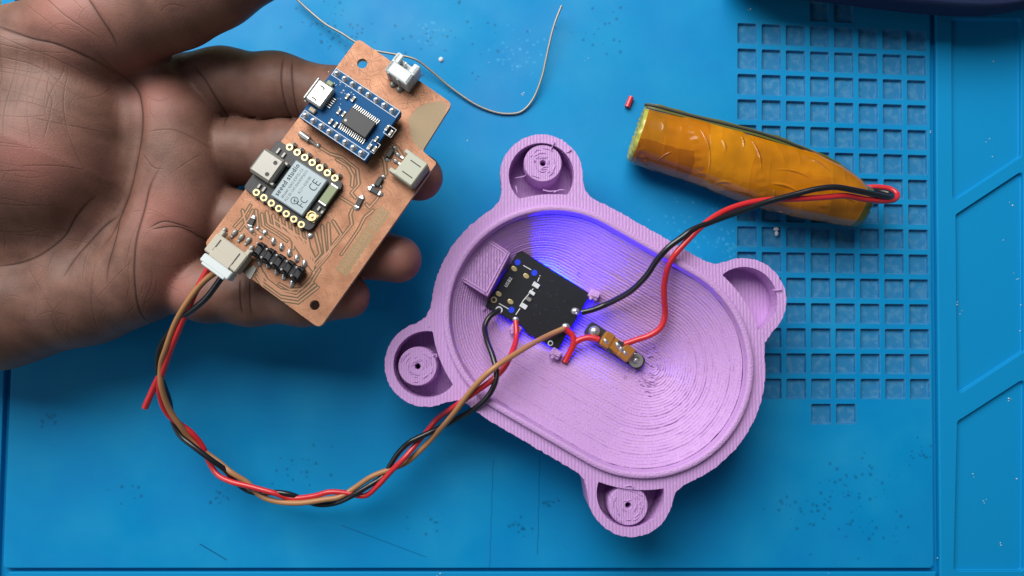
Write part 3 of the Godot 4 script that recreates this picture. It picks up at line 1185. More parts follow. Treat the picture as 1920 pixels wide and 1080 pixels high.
# ---------------------------------------------------------------- the three twisted wires
func wire_harness() -> void:
	var o := thing("wire_harness", "twisted red, black and brown wires plugged into beige socket of held board", "wires")
	var f := board_frame()
	var s := Shape.new()
	var a := spot_on(f, 383, 484, 3.2)
	var b := spot_on(f, 437, 519, 3.2)
	var turn := Basis(f.basis.x, f.basis.y, f.basis.z)
	s.box(f * ((a + b) / 2), Vector3(a.distance_to(b), 4.2, 2.4), 0.3, turn)
	s.box(f * ((a + b) / 2 + Vector3(0, 1.6, 0.9)), Vector3(a.distance_to(b) * 0.8, 0.8, 1.8), 0.2, turn)
	part(o, "plug", s, mats["nylon_white"])
	var red := [[402, 494, 50], [392, 502, 49], [371, 539, 46], [352, 580, 42], [331, 630, 37], [316, 668, 32], [305, 700, 28], [299, 722, 25], [301, 746, 22], [309, 768, 19.5], [322, 784, 17.5], [340, 797, 16], [359, 811, 15.2], [380, 837, 13], [391, 864, 11.6], [408, 890, 11.8], [434, 903.5, 13], [466, 911.5, 13.6], [512, 924, 13.2], [545, 934, 11.6], [586, 930.5, 12.4], [618, 922.5, 13], [650, 924.5, 12.4], [684, 929.5, 11.8], [709, 910, 13], [734, 883, 14.8], [758, 859, 15.5], [781, 832, 14.4], [801, 808, 14.4], [824, 781.5, 17], [859, 758, 26],
		[890, 735.5, 29], [921, 713.6, 30], [945, 690, 28.5], [960, 661, 25], [968, 634, 20.5], [967, 602, 18.2]]
	var black := [[425, 511, 50], [418, 517, 49], [389, 556, 46], [362, 580, 43], [338, 597, 40], [318, 622, 37], [302, 648, 33.5], [296.5, 675, 30], [297.5, 698, 26.5], [308, 726, 22.5], [317, 752, 19.5], [324, 789, 16.6], [338, 816.5, 16], [364, 838, 16], [395, 861.5, 15], [422, 881, 12.6], [442, 904, 10.6], [470, 922, 10.2], [498, 924, 11], [522, 923.5, 12.6], [547, 928, 12], [571, 938, 10.4], [598, 946, 10.2], [629, 943, 10.6], [661, 929, 13], [696, 908, 13.2], [719, 892.5, 12], [732, 872, 12.6], [747, 849, 14.4], [770, 828, 16], [812, 808, 16], [850, 789, 19],
		[890, 766, 25.5], [919, 737, 29.5], [931, 704, 30], [925, 672, 28], [913, 638, 24.5], [909, 612, 21], [919, 593, 19.6], [936, 582, 18]]
	var brown := [[414, 503, 50], [406, 509, 49.6], [378, 532, 47], [348, 572, 43.5], [327, 610, 39], [312, 652, 34.5], [302, 685, 29.5], [303, 725, 26], [317, 766, 21.5], [337, 797, 18], [357, 823, 14.4], [384, 847, 12.4], [410, 866, 12], [434, 886, 12.4], [464, 905, 11], [488, 929, 10.8], [520, 940.5, 11.4], [563, 943, 12.6], [609, 936.5, 13.2], [636, 932, 12.8], [661, 917.5, 12], [696, 894, 12.6], [730, 880.5, 12.4], [762, 867, 12.6], [789, 843.5, 13.4], [812, 820, 14.6], [836, 793, 21], [855, 770, 25.5], [878, 739, 29.5], [902, 711.5, 32], [929, 688, 32.5], [964, 665, 29], [1000, 643.5, 24], [1030, 628, 19], [1057, 616, 17]]
	for e in [["red_wire", red], ["black_wire", black], ["brown_wire", brown]]:
		s = Shape.new()
		s.tube(trail(e[1], 0.6), 0.86, 12)
		part(o, e[0], s, mats["wire_" + e[0].get_slice("_", 0)])
	s = Shape.new()
	s.tube(trail([[306, 690, 28], [298, 708, 26], [289, 726, 24], [272, 764, 21]]), 1.0, 12)
	part(o, "cut_red_wire", s, mats["wire_red"])


# amber film whose overlapping turns show as lighter and deeper fields
func layered_tape() -> StandardMaterial3D:
	var m := StandardMaterial3D.new()
	m.resource_name = "amber_tape"
	var w := 688
	var h := 448
	var im := Image.create_empty(w, h, false, Image.FORMAT_RGB8)
	var bump := Image.create_empty(w, h, false, Image.FORMAT_RF)
	var soft := noise(0.008, 3, FastNoiseLite.TYPE_SIMPLEX_SMOOTH, 60).get_image(w, h)
	var crease := noise(0.007, 2, FastNoiseLite.TYPE_SIMPLEX_SMOOTH, 61)
	crease.fractal_type = FastNoiseLite.FRACTAL_RIDGED
	var fields := []
	for e in [[[[1180, 180], [1250, 180], [1235, 330], [1170, 330]], Color(0.5, 0.2, 0.01)], [[[1180, 255], [1300, 285], [1290, 360], [1170, 330]], Color(0.36, 0.1, 0.004)], [[[1335, 200], [1420, 220], [1395, 400], [1318, 400]], Color(0.68, 0.27, 0.004)],
			[[[1425, 220], [1480, 220], [1462, 400], [1400, 400]], Color(0.58, 0.21, 0.002)], [[[1480, 220], [1640, 300], [1640, 360], [1470, 320]], Color(0.66, 0.24, 0.004)], [[[1350, 350], [1500, 390], [1480, 430], [1330, 400]], Color(0.42, 0.15, 0.01)], [[[1560, 300], [1640, 320], [1600, 430], [1540, 420]], Color(0.55, 0.2, 0.002)]]:
		fields.append([outline(e[0], 16.0), e[1]])
	for y in h:
		for x in w:
			var p := TAPE_PLAN.position + Vector2(x, y) / Vector2(w, h) * TAPE_PLAN.size
			var n := soft.get_pixel(x, y).r - 0.5
			var c := Color(0.6, 0.2, 0.004)
			var step := 0.0
			for f in fields:
				if Geometry2D.is_point_in_polygon(p + Vector2(n, -n) * 2.0, f[0]):
					c = c.lerp(f[1], 0.75)
					step += 0.1
			var r := pow(clampf(crease.get_noise_2d(x * 1.6, y * 0.7) * 0.5 + 0.5, 0.0, 1.0), 6.0)
			c = c * (0.8 + n * 0.4)
			im.set_pixel(x, y, c.linear_to_srgb())
			bump.set_pixel(x, y, Color(0.4 + n * 0.4 + step + r * 0.35, 0, 0))
	# folds of the film that catch the light
	for e in [[1350, 262, 1357, 292, 3], [1388, 250, 1391, 280, 2], [1345, 340, 1375, 342, 3], [1235, 300, 1262, 285, 2], [1450, 320, 1520, 338, 2], [1440, 345, 1500, 362, 3], [1450, 356, 1456, 372, 2], [1580, 372, 1604, 380, 3], [1310, 240, 1330, 330, 2], [1400, 250, 1425, 330, 2], [1500, 290, 1560, 330, 2]]:
		var a := (flat(spot(e[0], e[1], 17)) - TAPE_PLAN.position) / TAPE_PLAN.size * Vector2(w, h)
		var b := (flat(spot(e[2], e[3], 17)) - TAPE_PLAN.position) / TAPE_PLAN.size * Vector2(w, h)
		for k in 300:
			var t := k / 299.0
			var p := a.lerp(b, t) + (b - a).orthogonal() * 0.08 * sin(t * PI)
			for dy in range(-6, 7):
				for dx in range(-6, 7):
					var q := Vector2i(p) + Vector2i(dx, dy)
					if q.x >= 0 and q.y >= 0 and q.x < w and q.y < h:
						var v := 0.45 + 0.9 * sin(t * PI) * exp(-Vector2(dx, dy).length_squared() / float(e[4] * e[4]))
						if v > bump.get_pixelv(q).r:
							bump.set_pixelv(q, Color(v, 0, 0))
	m.albedo_texture = ImageTexture.create_from_image(im)
	m.heightmap_enabled = true
	m.heightmap_texture = ImageTexture.create_from_image(bump)
	m.heightmap_scale = 0.035
	m.roughness = 0.16
	m.clearcoat_enabled = true
	m.clearcoat = 0.5
	m.clearcoat_roughness = 0.08
	return m


# ---------------------------------------------------------------- the copper circuit board
func board_frame() -> Transform3D:
	return frame_at(spot(671, 73, 45.5), spot(846, 196, 45.5), spot(384, 458, 49.5))


func copper() -> StandardMaterial3D:
	var f := board_frame()
	var scale := 20.0
	var w := 920
	var h := 1600
	var im := Image.create_empty(w, h, false, Image.FORMAT_RGB8)
	var base := lin(0.36, 0.168, 0.093)
	im.fill(base)
	var tone := noise(0.006, 4, FastNoiseLite.TYPE_SIMPLEX_SMOOTH, 14).get_image(w, h)
	for y in range(0, h, 2):
		for x in range(0, w, 2):
			var b := (tone.get_pixel(x, y).r - 0.5) * 0.16
			im.fill_rect(Rect2i(x, y, 2, 2), Color(base.r + b, base.g + b * 0.9, base.b + b * 0.8))
	var rng := RandomNumberGenerator.new()
	rng.seed = 77
	for k in 4200:   # sanding scratches
		var p := Vector2(rng.randf() * w, rng.randf() * h)
		var d := Vector2.from_angle(rng.randfn() * 0.35 + (0.5 if rng.randf() < 0.7 else 2.2))
		var c := base.lightened(rng.randf() * 0.3) if rng.randf() < 0.5 else base.darkened(rng.randf() * 0.22)
		for j in rng.randi_range(20, 90):
			var q := Vector2i(p + d * j)
			if q.x >= 0 and q.y >= 0 and q.x < w and q.y < h:
				im.set_pixelv(q, c)
	var at := func(x, y): return (flat(spot_on(f, x, y)) + Vector2(2, 2)) * scale
	var bare := lin(0.12, 0.09, 0.048)
	var pale := lin(0.27, 0.2, 0.12)
	# the corner where the copper is milled away
	var patch := PackedVector2Array()
	for e in [[765, 224], [783, 201], [806, 192], [830, 189.5], [839, 198], [832, 228], [800, 275], [790, 282], [772, 262]]:
		patch.append(at.call(e[0], e[1]))
	var pb := bounds(patch)
	for y in range(int(pb.position.y), int(pb.end.y)):
		for x in range(int(pb.position.x), int(pb.end.x)):
			if Geometry2D.is_point_in_polygon(Vector2(x, y), patch) and x >= 0 and y >= 0 and x < w and y < h:
				im.set_pixel(x, y, pale.darkened(rng.randf() * 0.1))
	var traces := [
		[[592, 272], [620, 289], [642, 295], [670, 318], [673, 346], [659, 362], [667, 372]],
		[[636, 369], [664, 386]], [[661, 393], [657, 403], [660, 421], [632, 456], [593, 500]],
		[[687, 383], [693, 390], [707, 374], [712, 366]], [[717, 293], [722, 309], [724, 328]], [[733, 270], [744, 276], [754, 292], [764, 300]],
		[[491, 402], [494, 424], [520, 440], [538, 453]], [[502, 404], [504, 420], [547, 444], [551, 451], [550, 467]], [[515.6, 413], [560, 447], [567, 455.6], [565.6, 475.6]],
		[[529, 422], [575.6, 453], [579, 489]], [[591, 435.6], [601, 475.6], [582, 498]], [[604, 424], [610, 475.6], [584, 504]], [[615.6, 420], [619, 475.6], [587, 513]],
		[[493, 513], [502, 529], [529, 549], [555.6, 555.6], [578, 540], [600, 505]], [[524, 533], [544, 544], [567, 542], [590, 512]], [[480, 395], [484, 430], [505, 446]], [[600, 330], [640, 360]], [[455, 395], [462, 425], [478, 440]], [[625, 415], [640, 440], [600, 492]]]
	for k in 7:   # bundles that run side by side
		var u := k * 6.5
		traces.append([[500 + u * 1.9, 398 + u * 0.9], [503 + u * 1.9, 418 + u * 0.8], [545 + u * 0.9, 446 + u * 0.5], [560 + u * 0.75, 470 + u * 0.4], [575 + u * 0.3, 492 + u * 0.4]])
	for k in 4:
		var u := k * 6.0
		traces.append([[486 - u * 0.3, 500 + u], [494, 520 + u * 1.1], [527, 545 + u], [556 + u * 0.2, 550 + u], [582 + u * 0.8, 525 + u * 0.8]])
	traces.append_array([[[440, 425], [458, 405], [470, 385]], [[450, 432], [466, 412], [474, 395]], [[632, 300], [652, 312], [662, 330], [660, 350]], [[700, 395], [684, 408], [672, 432], [640, 478]]])
	for pass2 in 2:
		for t in traces:
			for i in t.size() - 1:
				var a: Vector2 = at.call(t[i][0], t[i][1])
				var b: Vector2 = at.call(t[i + 1][0], t[i + 1][1])
				var n := int(a.distance_to(b))
				for j in n:
					var p := a.lerp(b, j / float(n))
					var half := 9 if pass2 == 0 else 4
					im.fill_rect(Rect2i(int(p.x) - half, int(p.y) - half, half * 2, half * 2).intersection(Rect2i(0, 0, w, h)), bare if pass2 == 0 else base.lightened(0.06))
	# the milled strip that carries the lettering, with its wavy edge
	for k in 460:
		var t := k / 459.0
		if t > 0.66 and t < 0.69:
			continue
		var p: Vector2 = at.call(lerpf(640, 722, t), lerpf(511, 394, t))
		var half := 34 + int(4 * sin(t * 70.0))
		im.fill_rect(Rect2i(int(p.x) - half, int(p.y) - 3, half * 2, 7), lin(0.27, 0.18, 0.095))
	var m := StandardMaterial3D.new()
	m.resource_name = "copper_laminate"
	m.albedo_texture = ImageTexture.create_from_image(im)
	m.metallic = 0.45
	m.roughness = 0.5
	# relief from the same drawing: copper stands proud of the bare laminate
	im.convert(Image.FORMAT_L8)
	m.heightmap_enabled = true
	m.heightmap_texture = ImageTexture.create_from_image(im)
	m.heightmap_scale = 0.03
	return m


func circuit_board() -> void:
	var f := board_frame()
	var o := thing("circuit_board", "copper milled circuit board carrying modules and connectors, held on the fingers", "circuit board", "", f)
	var at := func(x, y, h := 0.0): return spot_on(f, x, y, h)
	var p2 := func(x, y, h := 0.0): return flat(spot_on(f, x, y, h))
	var corners := []
	for e in [[671, 72], [848, 194], [792, 283], [819, 305], [599, 616], [383, 458]]:
		corners.append(p2.call(e[0], e[1]))
	var poly := rounded(corners, [1.6, 1.8, 1.0, 0.8, 1.8, 1.5])
	var holes := [ring2(p2.call(679, 119), 1.45), ring2(p2.call(590, 572), 1.35)]
	var s := Shape.new()
	s.plan = Rect2(-2, -2, 46, 80)
	fill(s, poly, holes, 0.0)
	part(o, "copper_face", s, copper())
	s = Shape.new()
	fill(s, poly, holes, -1.6, Vector3.DOWN)
	skirt(s, poly, -1.6, 0.0)
	for h in holes:
		skirt(s, h, -1.6, 0.0, -1.0)
	part(o, "laminate_core", s, mats["laminate"])
	var dir: Vector2 = p2.call(722, 394) - p2.call(640, 511)
	lettering(o, "PRANAV.SRI", p2to3(p2.call(666, 473), 0.02), dir, 13.0, copper_plain(), 0.05, true)
	lettering(o, "2023", p2to3(p2.call(710, 411), 0.02), dir, 6.2, copper_plain(), 0.05, true)
	blue_module(o, f)
	radio_module(o, f)
	# socket of white nylon at the top edge, its mouth towards the edge
	var c: Vector3 = (at.call(768, 150) + at.call(757, 160)) / 2
	var d2: Vector2 = (p2.call(848, 194) - p2.call(671, 72)).normalized()
	var turn := Basis(Vector3.UP, -atan2(d2.y, d2.x))
	var lo: Vector3 = at.call(745, 127, 3.5)
	s = Shape.new()
	var mid: Vector3 = at.call(757, 136, 3.2)
	s.box(mid + Vector3(0, -2.2, 0), Vector3(7.6, 1.4, 6.4), 0.3)
	s.box(mid + Vector3(0, 2.3, 1.4), Vector3(7.6, 1.2, 3.6), 0.3)
	for k in [-1, 1]:
		s.box(mid + Vector3(k * 3.2, 0.2, 0), Vector3(1.2, 5.4, 6.3), 0.3)
		s.box(mid + Vector3(k * 2.75, 2.35, -1.7), Vector3(1.9, 1.1, 3.0), 0.25)
	s.box(mid + Vector3(0, 0.0, 2.6), Vector3(7.0, 5.0, 1.0), 0.2)
	s.box(mid + Vector3(-2.6, 0.4, 3.1), Vector3(0.9, 4.4, 0.7), 0.2)
	s.box(mid + Vector3(0.6, 0.4, 3.1), Vector3(0.9, 4.4, 0.7), 0.2)
	var sock := part(o, "white_socket", s, mats["nylon_white"])
	for k in [-1.25, 1.25]:
		s = Shape.new()
		s.box(mid + Vector3(k, -0.4, -0.6), Vector3(0.6, 0.6, 4.6), 0.1)
		part(sock, "contact_pin", s, mats["steel"])
	for e in [[738, 158], [750, 167]]:
		s = Shape.new()
		s.blob(Vector3.ZERO, Vector3(1.0, 0.8, 1.2))
		part(o, "solder_joint", s, mats["dull_metal"], at.call(e[0], e[1]))
	# cream socket on the right edge
	var q := []
	for e in [[766.7, 283], [803, 305], [773, 349], [737, 323]]:
		q.append(p2.call(e[0], e[1], 4.2))
	s = Shape.new()
	var cen := Vector3((q[0].x + q[2].x) / 2, 0, (q[0].y + q[2].y) / 2)
	var wx: float = q[0].distance_to(q[1])
	var wz: float = q[1].distance_to(q[2])
	s.box(cen + Vector3(0, 2.1, 0), Vector3(wx, 4.2, wz), 0.35)
	s.box(cen + Vector3(-wx * 0.56, 3.2, -wz * 0.42), Vector3(1.6, 1.8, 1.2), 0.2)
	s.box(cen + Vector3(-wx * 0.6, 2.6, wz * 0.42), Vector3(1.9, 2.4, 1.2), 0.2)
	var cream := part(o, "cream_socket", s, mats["nylon_cream"])
	for k in [-0.22, 0.22]:
		s = Shape.new()
		s.box(cen + Vector3(0.3, 4.18, k * wz * 1.1), Vector3(wx * 0.55, 0.12, 0.32), 0.03)
		part(cream, "slot", s, mats["slot_dark"])
	s = Shape.new()
	s.box(cen + Vector3(wx * 0.5, 1.7, 0), Vector3(0.8, 3.0, wz * 0.92), 0.15)
	part(cream, "socket_mouth", s, mats["dull_metal"])
	for e in [[750, 293], [746, 305]]:
		s = Shape.new()
		s.box(Vector3(0, 0.35, 0), Vector3(2.8, 0.5, 0.8), 0.15)
		s.blob(Vector3(-0.6, 0.3, 0), Vector3(1.1, 0.6, 0.6))
		part(cream, "socket_leg", s, mats["steel"], at.call(e[0], e[1]))
	# beige socket with the plug of the twisted wires
	q = []
	for e in [[401, 436.7], [464, 474], [446, 511], [381, 467]]:
		q.append(p2.call(e[0], e[1], 4.6))
	cen = Vector3((q[0].x + q[2].x) / 2, 0, (q[0].y + q[2].y) / 2)
	wx = q[0].distance_to(q[1])
	wz = q[1].distance_to(q[2])
	s = Shape.new()
	s.box(cen + Vector3(0, 2.3, 0), Vector3(wx, 4.6, wz), 0.35)
	s.box(cen + Vector3(wx * 0.42, 2.6, -wz * 0.58), Vector3(1.2, 3.0, 1.8), 0.2)
	s.box(cen + Vector3(-wx * 0.42, 2.6, -wz * 0.58), Vector3(1.2, 3.0, 1.8), 0.2)
	s.box(cen + Vector3(0, 4.55, wz * 0.3), Vector3(wx * 0.62, 0.5, wz * 0.5), 0.2)
	var beige := part(o, "beige_socket", s, mats["nylon_beige"])
	for k in [-0.3, 0.3]:
		s = Shape.new()
		s.box(cen + Vector3(k * wx, 4.62, -0.2), Vector3(0.35, 0.12, wz * 0.62), 0.03)
		part(beige, "slot", s, mats["slot_dark"])
	for e in [[438, 440], [451, 448], [464, 454], [418, 436], [469, 469]]:
		s = Shape.new()
		s.box(Vector3(0, 0.3, -0.2), Vector3(0.8, 0.5, 2.6), 0.15)
		s.blob(Vector3(0, 0.2, -0.5), Vector3(0.75, 0.75, 1.2))
		part(beige, "socket_leg", s, mats["dull_metal"], at.call(e[0], e[1]))
	s = Shape.new()
	slab(s, rounded([p2.call(456, 512), p2.call(476, 496), p2.call(482, 504), p2.call(470, 526)], [0.6, 0.6, 0.5, 0.5]), [], 0.0, 0.35, 0.12)
	part(o, "solder_pad", s, mats["dull_metal"])
	# two rows of black pins
	var a: Vector3 = at.call(491, 472)
	var b: Vector3 = at.call(563, 516)
	var along := Vector2(b.x - a.x, b.z - a.z)
	var swing := Basis(Vector3.UP, -atan2(along.y, along.x))
	s = Shape.new()
	for k in 5:
		s.box((a.lerp(b, k / 4.0)) + Vector3(0, 1.8, 0), Vector3(2.3, 2.4, 4.4), 0.45, swing)
	s.box((a + b) / 2 + Vector3(0, 1.7, 0), Vector3(along.length() + 1.4, 2.0, 3.6), 0.3, swing)
	var header := part(o, "pin_header", s, mats["black_resist"])
	var pin := Shape.new()
	pin.box(Vector3(0, 3.6, 0), Vector3(0.62, 6.2, 0.62), 0.12)
	var pin_mesh := pin.mesh()
	for k in 5:
		for side in [-1.27, 1.27]:
			var here: Vector3 = a.lerp(b, k / 4.0) + swing * Vector3(0, 0, side)
			part(header, "pin", pin_mesh, mats["chip_black"], here)
			var tip := Shape.new()
			tip.blob(Vector3.ZERO, Vector3(0.36, 0.25, 0.36), 0.0, 3, 8)
			part(header, "pin_tip", tip, mats["steel"], here + Vector3(0, 6.65, 0))
	for e in [[513, 453], [528, 463], [543, 474.5], [557, 484.5], [571, 494.5], [487, 492], [503, 496.7], [519, 508], [533, 518], [548, 531]]:
		s = Shape.new()
		s.blob(Vector3.ZERO, Vector3(0.75, 0.9, 1.3), 0.6)
		part(header, "solder_joint", s, mats["solder"], at.call(e[0], e[1]))
	# small parts soldered flat
	for e in [[679, 370, 669, 390], [693, 353, 713.7, 364], [476, 408, 469, 425]]:
		var u: Vector3 = at.call(e[0], e[1])
		var v: Vector3 = at.call(e[2], e[3])
		var spin := Basis(Vector3.UP, -atan2(v.z - u.z, v.x - u.x))
		var l := u.distance_to(v)
		s = Shape.new()
		s.box((u + v) / 2 + Vector3(0, 0.4, 0), Vector3(l * 0.62, 0.7, 1.5), 0.12, spin)
		var chip := part(o, "chip_resistor", s, mats["chip_black"])
		for k in [u, v]:
			s = Shape.new()
			s.box(k.lerp((u + v) / 2, 0.16) + Vector3(0, 0.36, 0), Vector3(l * 0.26, 0.72, 1.55), 0.2, spin)
			s.blob(k, Vector3(0.8, 0.55, 0.8))
			part(chip, "solder_end", s, mats["solder"])
	for e in [[710.6, 341, 719, 331.6, 701, 349, 713, 350], [731, 287, 740, 277.7, 727, 299, 745, 291]]:
		s = Shape.new()
		s.box(at.call(e[0], e[1], 0.75), Vector3(1.5, 1.0, 2.8), 0.2, Basis(Vector3.UP, 0.1))
		var tr := part(o, "transistor", s, mats["chip_black"])
		for k in 3:
			s = Shape.new()
			s.blob(at.call(e[2 + k * 2], e[3 + k * 2]), Vector3(0.85, 0.55, 0.6))
			part(tr, "solder_end", s, mats["solder"])
	var u: Vector3 = at.call(563, 250, 0.9)
	var v: Vector3 = at.call(580, 262, 0.9)
	s = Shape.new()
	s.tube(PackedVector3Array([u, u.lerp(v, 0.5), v]), 0.9, 14)
	s.tube(PackedVector3Array([v, v.lerp(at.call(590, 270, 0.3), 0.5), at.call(596, 275, 0.2)]), 0.5, 10, 0.35)
	part(o, "glass_diode", s, mats["steel"])
	for e in [[582, 442, 0.9], [597, 273, 0.7], [497, 436, 0.8], [472, 432, 0.8], [483, 428, 0.5], [489, 446, 0.6]]:
		s = Shape.new()
		s.blob(Vector3.ZERO, Vector3(e[2], e[2] * 0.8, e[2]))
		part(o, "solder_joint", s, mats["solder"], at.call(e[0], e[1]))


func p2to3(p: Vector2, y: float) -> Vector3:
	return Vector3(p.x, y, p.y)


func copper_plain() -> StandardMaterial3D:
	if not mats.has("copper_letters"):
		paint("copper_letters", lin(0.35, 0.21, 0.115), 0.5, 0.2)
	return mats["copper_letters"]


func blue_module(o: Node3D, f: Transform3D) -> void:
	var up := 6.0
	var g := frame_at(f * spot_on(f, 629, 126, up), f * spot_on(f, 753, 209, up), f * spot_on(f, 561, 219, up))
	var m := Node3D.new()
	m.name = "blue_module"
	var rel := f.affine_inverse() * g
	m.transform = Transform3D(rel.basis, rel.origin * 0.001)
	o.add_child(m, true)
	var at := func(x, y, h := 0.0): return spot_on(g, x, y, h)
	var b: Vector3 = at.call(753, 209)
	var d: Vector3 = at.call(561, 219)
	var s := Shape.new()
	slab(s, rounded([Vector2(0, 0), Vector2(b.x, 0), Vector2(b.x, d.z), Vector2(0, d.z)], [0.4, 0.4, 0.4, 0.4]), [], -1.6, 0.0, 0.1)
	part(m, "board", s, mats["module_blue"])
	var pitch := (b.x - 2.0) / 7.6
	var row_z := [1.25, d.z - 1.25]
	for z in row_z:
		s = Shape.new()
		s.box(Vector3(b.x / 2, -2.9, z), Vector3(b.x - 0.6, 2.5, 2.3), 0.25)
		part(m, "header_strip", s, mats["black_resist"])
		s = Shape.new()
		for k in 8:
			s.tube(PackedVector3Array([Vector3(1.5 + k * pitch, -6.0, z), Vector3(1.5 + k * pitch, -4, z), Vector3(1.5 + k * pitch, -1.0, z)]), 0.32, 6)
		part(m, "header_legs", s, mats["steel"])
		for k in 8:
			s = Shape.new()
			s.lathe(Vector3.ZERO, [Vector2(0.95, 0.0), Vector2(0.92, 0.1), Vector2(0.55, 0.3), Vector2(0.36, 1.0), Vector2(0.25, 1.15), Vector2(0.0, 1.2)], 12)
			part(m, "solder_pin", s, mats["solder"], Vector3(1.5 + k * pitch, 0, z))
	s = Shape.new()   # printed frames round the pin rows
	for z in row_z:
		for e in [[b.x / 2, z - 1.1, b.x - 0.7, 0.16], [b.x / 2, z + 1.1, b.x - 0.7, 0.16], [0.4, z, 0.16, 2.3], [b.x - 0.4, z, 0.16, 2.3]]:
			s.box(Vector3(e[0], 0.015, e[1]), Vector3(e[2], 0.04, e[3]), 0.01)
	var rng := RandomNumberGenerator.new()
	rng.seed = 3
	for e in [[731, 246, 1.9, 1.3], [700, 275, 1.9, 1.5]]:
		var c: Vector3 = at.call(e[0], e[1])
		for k in [-1, 1]:
			s.box(c + Vector3(0, 0.015, k * e[3]), Vector3(e[2] * 1.3, 0.04, 0.14), 0.01)
			s.box(c + Vector3(k * e[2] * 0.65, 0.015, 0), Vector3(0.14, 0.04, e[3] * 2.0), 0.01)
	for k in 26:
		var c: Vector3 = at.call(644 + rng.randfn() * 14, 172 + rng.randfn() * 18)
		s.box(Vector3(c.x, 0.012, c.z), Vector3(rng.randf_range(0.15, 0.6), 0.03, 0.14), 0.01, Basis(Vector3.UP, (k % 2) * PI / 2))
	part(m, "printed_marks", s, mats["print_white"]).set_meta("kind", "stuff")
	s = Shape.new()   # micro USB socket
	var u0: Vector3 = at.call(600, 147, 2.4)
	var u1: Vector3 = at.call(628, 167, 2.4)
	var u2: Vector3 = at.call(571, 183, 2.4)
	var mid := (u1 + u2) / 2
	var wx := absf(u1.x - u0.x) + 0.1
	var wz := absf(u2.z - u0.z)
	s.box(Vector3(mid.x, 1.25, mid.z), Vector3(wx, 2.4, wz), 0.45)
	s.box(Vector3(mid.x - wx * 0.5 - 0.25, 1.3, mid.z), Vector3(0.6, 2.0, wz * 1.04), 0.2)
	s.box(Vector3(mid.x - wx * 0.5, 0.5, mid.z + wz * 0.5), Vector3(0.8, 0.8, 1.0), 0.2)
	var usb := part(m, "usb_socket", s, mats["steel"])
	for e in [[-0.1, -0.28], [-0.1, 0.3]]:
		s = Shape.new()
		s.box(Vector3(mid.x + wx * e[0], 2.44, mid.z + wz * e[1]), Vector3(1.3, 0.08, 0.4), 0.03)
		s.box(Vector3(mid.x + wx * e[0] + 0.7, 2.44, mid.z + wz * e[1] + 0.25), Vector3(0.35, 0.08, 0.8), 0.03)
		part(usb, "latch_slot", s, mats["slot_dark"])
	for k in 5:
		s = Shape.new()
		s.box(Vector3(mid.x + wx * 0.5 + 0.6, 0.25, mid.z + (k - 2) * 0.68), Vector3(1.5, 0.3, 0.3), 0.08)
		part(usb, "socket_leg", s, mats["steel"])
	for e in [[619, 157, "crystal_green"], [586, 207, "ceramic_tan"]]:
		s = Shape.new()
		s.box(at.call(e[0], e[1], 0.5), Vector3(1.9, 1.0, 1.3), 0.2, Basis(Vector3.UP, 0.0))
		part(m, "light_chip", s, mats[e[2]])
	# the wide chip and its legs
	var c0: Vector3 = at.call(672, 230, 1.4)
	var cw := 8.2
	var ch := 5.2
	s = Shape.new()
	s.box(Vector3(c0.x, 0.95, c0.z), Vector3(cw, 1.5, ch), 0.2)
	var chip := part(m, "wide_chip", s, mats["chip_black"])
	s = Shape.new()
	s.lathe(Vector3(c0.x - cw * 0.38, 1.7, c0.z + ch * 0.28), [Vector2(0.4, 0.0), Vector2(0.38, 0.02), Vector2(0.0, 0.02)], 12)
	part(chip, "pin_one_dot", s, mats["dull_metal"])
	var leg := Shape.new()
	leg.box(Vector3(0, 0.55, 0), Vector3(0.3, 0.35, 0.7), 0.06)
	leg.box(Vector3(0, 0.22, 0.75), Vector3(0.32, 0.25, 1.2), 0.06)
	var leg_mesh := leg.mesh()
	for side in [-1, 1]:
		for k in 14:
			var l := part(chip, "chip_leg", leg_mesh, mats["steel"], Vector3(c0.x + (k - 6.5) * 0.6, 0, c0.z + side * (ch / 2 + 0.2)))
			if side < 0:
				l.rotation.y = PI
	for e in [[652, 182], [663, 187], [636, 210], [645, 215], [621, 229], [630, 235], [726, 241], [733, 250], [706, 262], [694, 276], [703, 280]]:
		s = Shape.new()
		var c: Vector3 = at.call(e[0], e[1])
		s.box(c + Vector3(0, 0.3, 0), Vector3(0.7, 0.6, 0.8), 0.1)
		var cc := part(m, "chip_capacitor", s, mats["ceramic_tan"])
		s = Shape.new()
		for k in [-1, 1]:
			s.box(c + Vector3(0, 0.31, k * 0.62), Vector3(0.76, 0.64, 0.45), 0.12)
		part(cc, "solder_end", s, mats["solder"])


